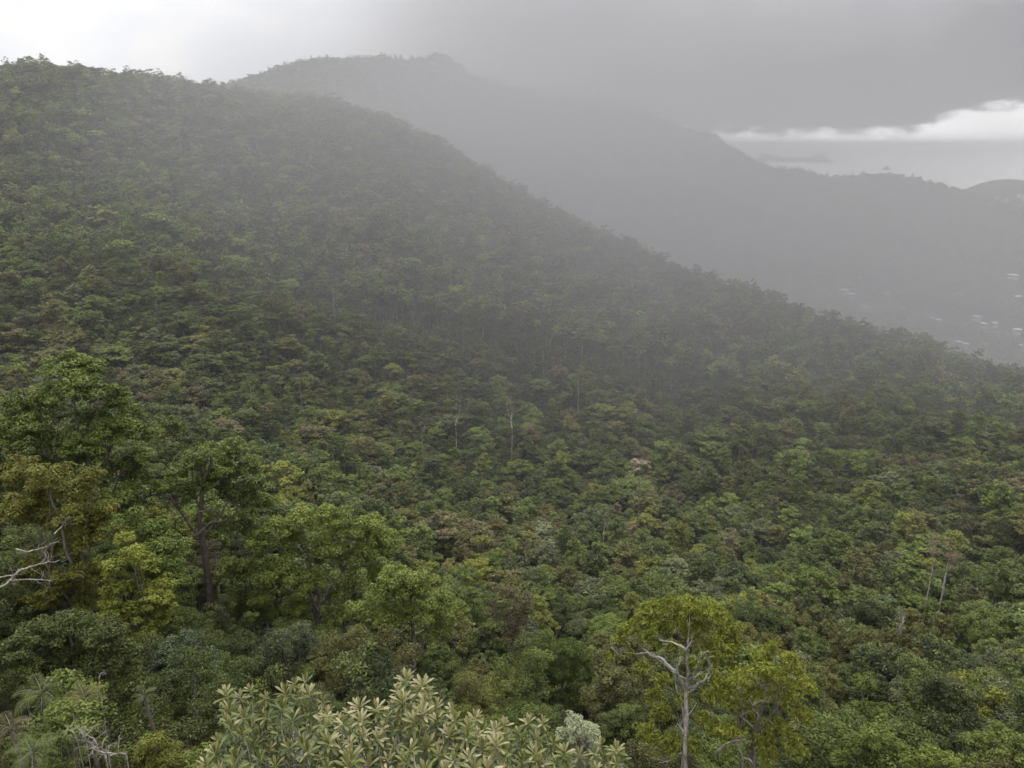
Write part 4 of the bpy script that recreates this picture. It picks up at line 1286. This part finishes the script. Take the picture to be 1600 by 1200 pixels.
def house(px, py, wpx, r0, r1, label, roof=None, turn=0.0, d=9.0, lift=3.5):
    x_, y_ = on_hill(px, py, r0, r1)
    r_ = math.hypot(x_, y_)
    wm = max(8.0, 0.7 * wpx * r_ / FPX)
    gz_ = float(ground(x_, y_))
    root = thing('house', label, 'house', (x_, y_, gz_), 'houses in the misty valley')
    root.rotation_euler.z = -math.atan2(x_, y_) + turn
    d = min(d, wm * 0.8) if r_ < 3000 else d * 1.8
    h = 3.4 if r_ < 3000 else 7.0
    wall, rf = house_mesh(wm, d, h)
    rf.materials.append(roof or M_ROOFW)
    obj('foundation', boxmesh('foundation', (-wm / 2 + .3, -d / 2 + .3, -6), (wm / 2 - .3, d / 2 - .3, lift), [M_WALL]), root)
    obj('wall', wall, root, (0, 0, lift))
    obj('roof', rf, root, (0, 0, lift))
    n = max(2, int(wm / 4.5))
    wmesh = boxmesh('window', (-.8, -.06, -.6), (.8, .06, .6), [M_GLASS])
    for k in range(n):
        obj('window', wmesh, root, (-wm / 2 + (k + .5) * wm / n, -d / 2 - .04, lift + h * .55))
    obj('door', boxmesh('door', (-.5, -.05, 0), (.5, .05, 2.1), [M_GLASS]), root, (-wm / 2 + wm / n, -d / 2 - .04, lift + .02))
    SITES.append((x_, y_, wm))
house(1320, 447, 15, 1050, 1700, 'largest white-roofed house, uphill one of the pair above the spur crest', turn=.2)
house(1331, 453, 12, 1040, 1690, 'white-roofed house touching the largest one on its downhill side', turn=-.3)
house(1276, 461, 13, 1000, 1600, 'pale house with tan walls just showing over the spur crest', M_ROOFT, .1)
house(1352, 471, 7, 1000, 1600, 'tiny white house below the pair of big white roofs', turn=.4)
house(1358, 475, 6, 1000, 1600, 'tiny pale house seaward of the tiny white one', M_ROOFT)
house(1386, 451, 8, 1100, 1700, 'faint pale house in the mist beyond the pair of white roofs', M_ROOFT)
house(1455, 491, 8, 1000, 1600, 'small white roof, uphill one of two side by side', turn=.3)
house(1468, 493, 8, 1000, 1600, 'small white roof, seaward one of two side by side')
house(1528, 488, 14, 1000, 1600, 'wide tan-roofed house in the clearing among white ones', M_ROOFT, -.2)
house(1539, 499, 10, 1000, 1600, 'white roof just downhill of the wide tan-roofed house')
house(1556, 498, 9, 1000, 1600, 'white roof seaward of the wide tan-roofed house', turn=.2)
house(1591, 508, 14, 1000, 1600, 'bright white-roofed house at the seaward edge of the valley')
house(1594, 458, 13, 1050, 1700, 'pale grey house high at the seaward edge of the valley', turn=.1)
house(1584, 424, 18, 1200, 1800, 'long low white building highest in the valley', d=7)
house(1500, 527, 8, 950, 1500, 'small white roof low in the valley, uphill one of two', turn=-.2)
house(1510, 530, 8, 950, 1500, 'small white roof low in the valley, seaward one of two')
house(1594, 532, 8, 950, 1500, 'small pale house below the bright white-roofed house', M_ROOFT)
for k_, (px__, py__, w__, tx) in enumerate([(1556, 314, 5, 'uphill'), (1572, 316, 6, 'middle'), (1592, 309, 6, 'upper'), (1598, 313, 5, 'seaward')]):
    house(px__, py__, w__, 4600, 5600, 'distant white building on the coastal hill, %s of a scattered group' % tx, d=8, lift=14)
keep = np.ones(len(xf), bool)
for (hx, hy, wm) in SITES:
    dr = math.hypot(hx, hy); ux, uy = hx / dr, hy / dr
    al = (xf - hx) * ux + (yf - hy) * uy; ac = np.abs((xf - hx) * uy - (yf - hy) * ux)
    keep &= ~((al > -75) & (al < 14) & (ac < wm * .5 + 9))
xf, yf = xf[keep], yf[keep]

forest('rainforest', x, y, c_mid, 10, 0.98, rng, 'dense rainforest canopy on the lower slopes across the gully', pick_hues(x, y, rng), 1.12)  # hues slightly lightened to offset daylight lost in the rain volumes
forest('undergrowth', xu, yu, c_low, 8, us_, rng, 'shrubs and saplings growing under the trees of the slope', pick_hues(xu, yu, rng), 0.6)  # hues darkened: the deep shade between the trees is put into the colour
forest('undergrowth', xs_, ys_, c_fine, 4, ss_, rng, 'low shrubs on the ground straight below the camera', pick_hues(xs_, ys_, rng), 0.6)  # same darkened hues, painting shade into the hollows under the near crowns
forest('hillside_forest', xh, yh, c_hill, 10, 1.06, rng, 'dense rainforest canopy climbing to the crest of the main spur', pick_hues(xh, yh, rng), 1.4)  # hues lightened in place of the daylight that the showers absorb
kf = forest('distant_forest', xf, yf, c_far, 5, 1.55, rng, 'misty forest over the far range and the valley behind the spur', pick_hues(xf, yf, rng))

# ------------------------------------------------------------------ air: thin haze everywhere, a rain shower over the spur
def volume_material(name, density, col, aniso=0.2):
    m, g = material(name)
    o = g.n('ShaderNodeOutputMaterial')
    v = g.n('ShaderNodeVolumePrincipled')
    v.inputs['Color'].default_value = col
    v.inputs['Density'].default_value = density
    v.inputs['Anisotropy'].default_value = aniso
    g.link(v.outputs[0], o.inputs['Volume'])
    return m
zt = float(ZC.max()) + 60
hz = obj('haze', boxmesh('haze', (-S - 50, -S - 50, -62), (S + 50, S + 50, zt), [volume_material('haze_air', 4.0e-5, (0.52, 0.53, 0.56, 1))]))
hz['kind'], hz['label'] = 'stuff', 'thin humid haze between the hills and the sea'

def rain_material(name, density, col):
    """Rain mist thickest at the core of its shower, drawn out into faint upright shafts, thinning to nothing at its rim."""
    m, g = material(name)
    o = g.n('ShaderNodeOutputMaterial')
    v = g.n('ShaderNodeVolumePrincipled')
    v.inputs['Color'].default_value = col
    v.inputs['Anisotropy'].default_value = 0.1
    t = g.n('ShaderNodeTexCoord')
    ln = g.n('ShaderNodeVectorMath', operation='LENGTH')
    g.link(t.outputs['Object'], ln.inputs[0])
    mp = g.n('ShaderNodeMapping')
    g.link(t.outputs['Object'], mp.inputs[0])
    mp.inputs['Scale'].default_value = (1, 1, 0.35)
    nz = g.noise(mp.outputs[0], 2.6, 3, 0.5)
    d = g.m('SUBTRACT', 1.0, g.m('MULTIPLY', ln.outputs['Value'], ln.outputs['Value']), clamp=True)
    d = g.m('MULTIPLY', d, g.m('ADD', 0.55, g.m('MULTIPLY', nz, 0.9)))
    g.link(g.m('MULTIPLY', d, density), v.inputs['Density'])
    g.link(v.outputs[0], o.inputs['Volume'])
    return m
def shower(px, r, half_t, half_r, zc, half_z, density, label, col=(0.55, 0.55, 0.58, 1)):
    a = float(ray(px, 300)[0])
    n1, n2 = 18, 32
    th = np.linspace(0.001, math.pi - 0.001, n1); ph = np.arange(n2) * 2 * math.pi / n2
    T, P = np.meshgrid(th, ph, indexing='ij')
    V = np.stack([np.sin(T) * np.cos(P), np.sin(T) * np.sin(P), np.cos(T)], -1).reshape(-1, 3) * 1.02
    i, j = np.meshgrid(np.arange(n1 - 1), np.arange(n2), indexing='ij'); jn = (j + 1) % n2
    F = np.stack([i * n2 + j, (i + 1) * n2 + j, (i + 1) * n2 + jn, i * n2 + jn], -1).reshape(-1, 4)
    o = obj('rain', mesh('rain', V, F, [rain_material('rain_mist', density, col)]))
    o.location = (r * math.sin(a), r * math.cos(a), zc)
    o.rotation_euler.z = -a
    o.scale = (half_t, half_r, half_z)
    o['kind'], o['label'] = 'stuff', label
shower(930, 720, 520, 430, CAM_Z - 150, 390, 0.0036, 'drifting rain shower veiling the end of the spur', (0.53, 0.53, 0.555, 1))
shower(860, 2050, 620, 600, CAM_Z + 110, 360, 0.0008, 'cloud and rain lying on the far range', (0.52, 0.52, 0.54, 1))
shower(760, 830, 1500, 780, CAM_Z - 90, 520, 0.00056, 'light drizzle filling the air over the whole slope', (0.64, 0.64, 0.69, 1))
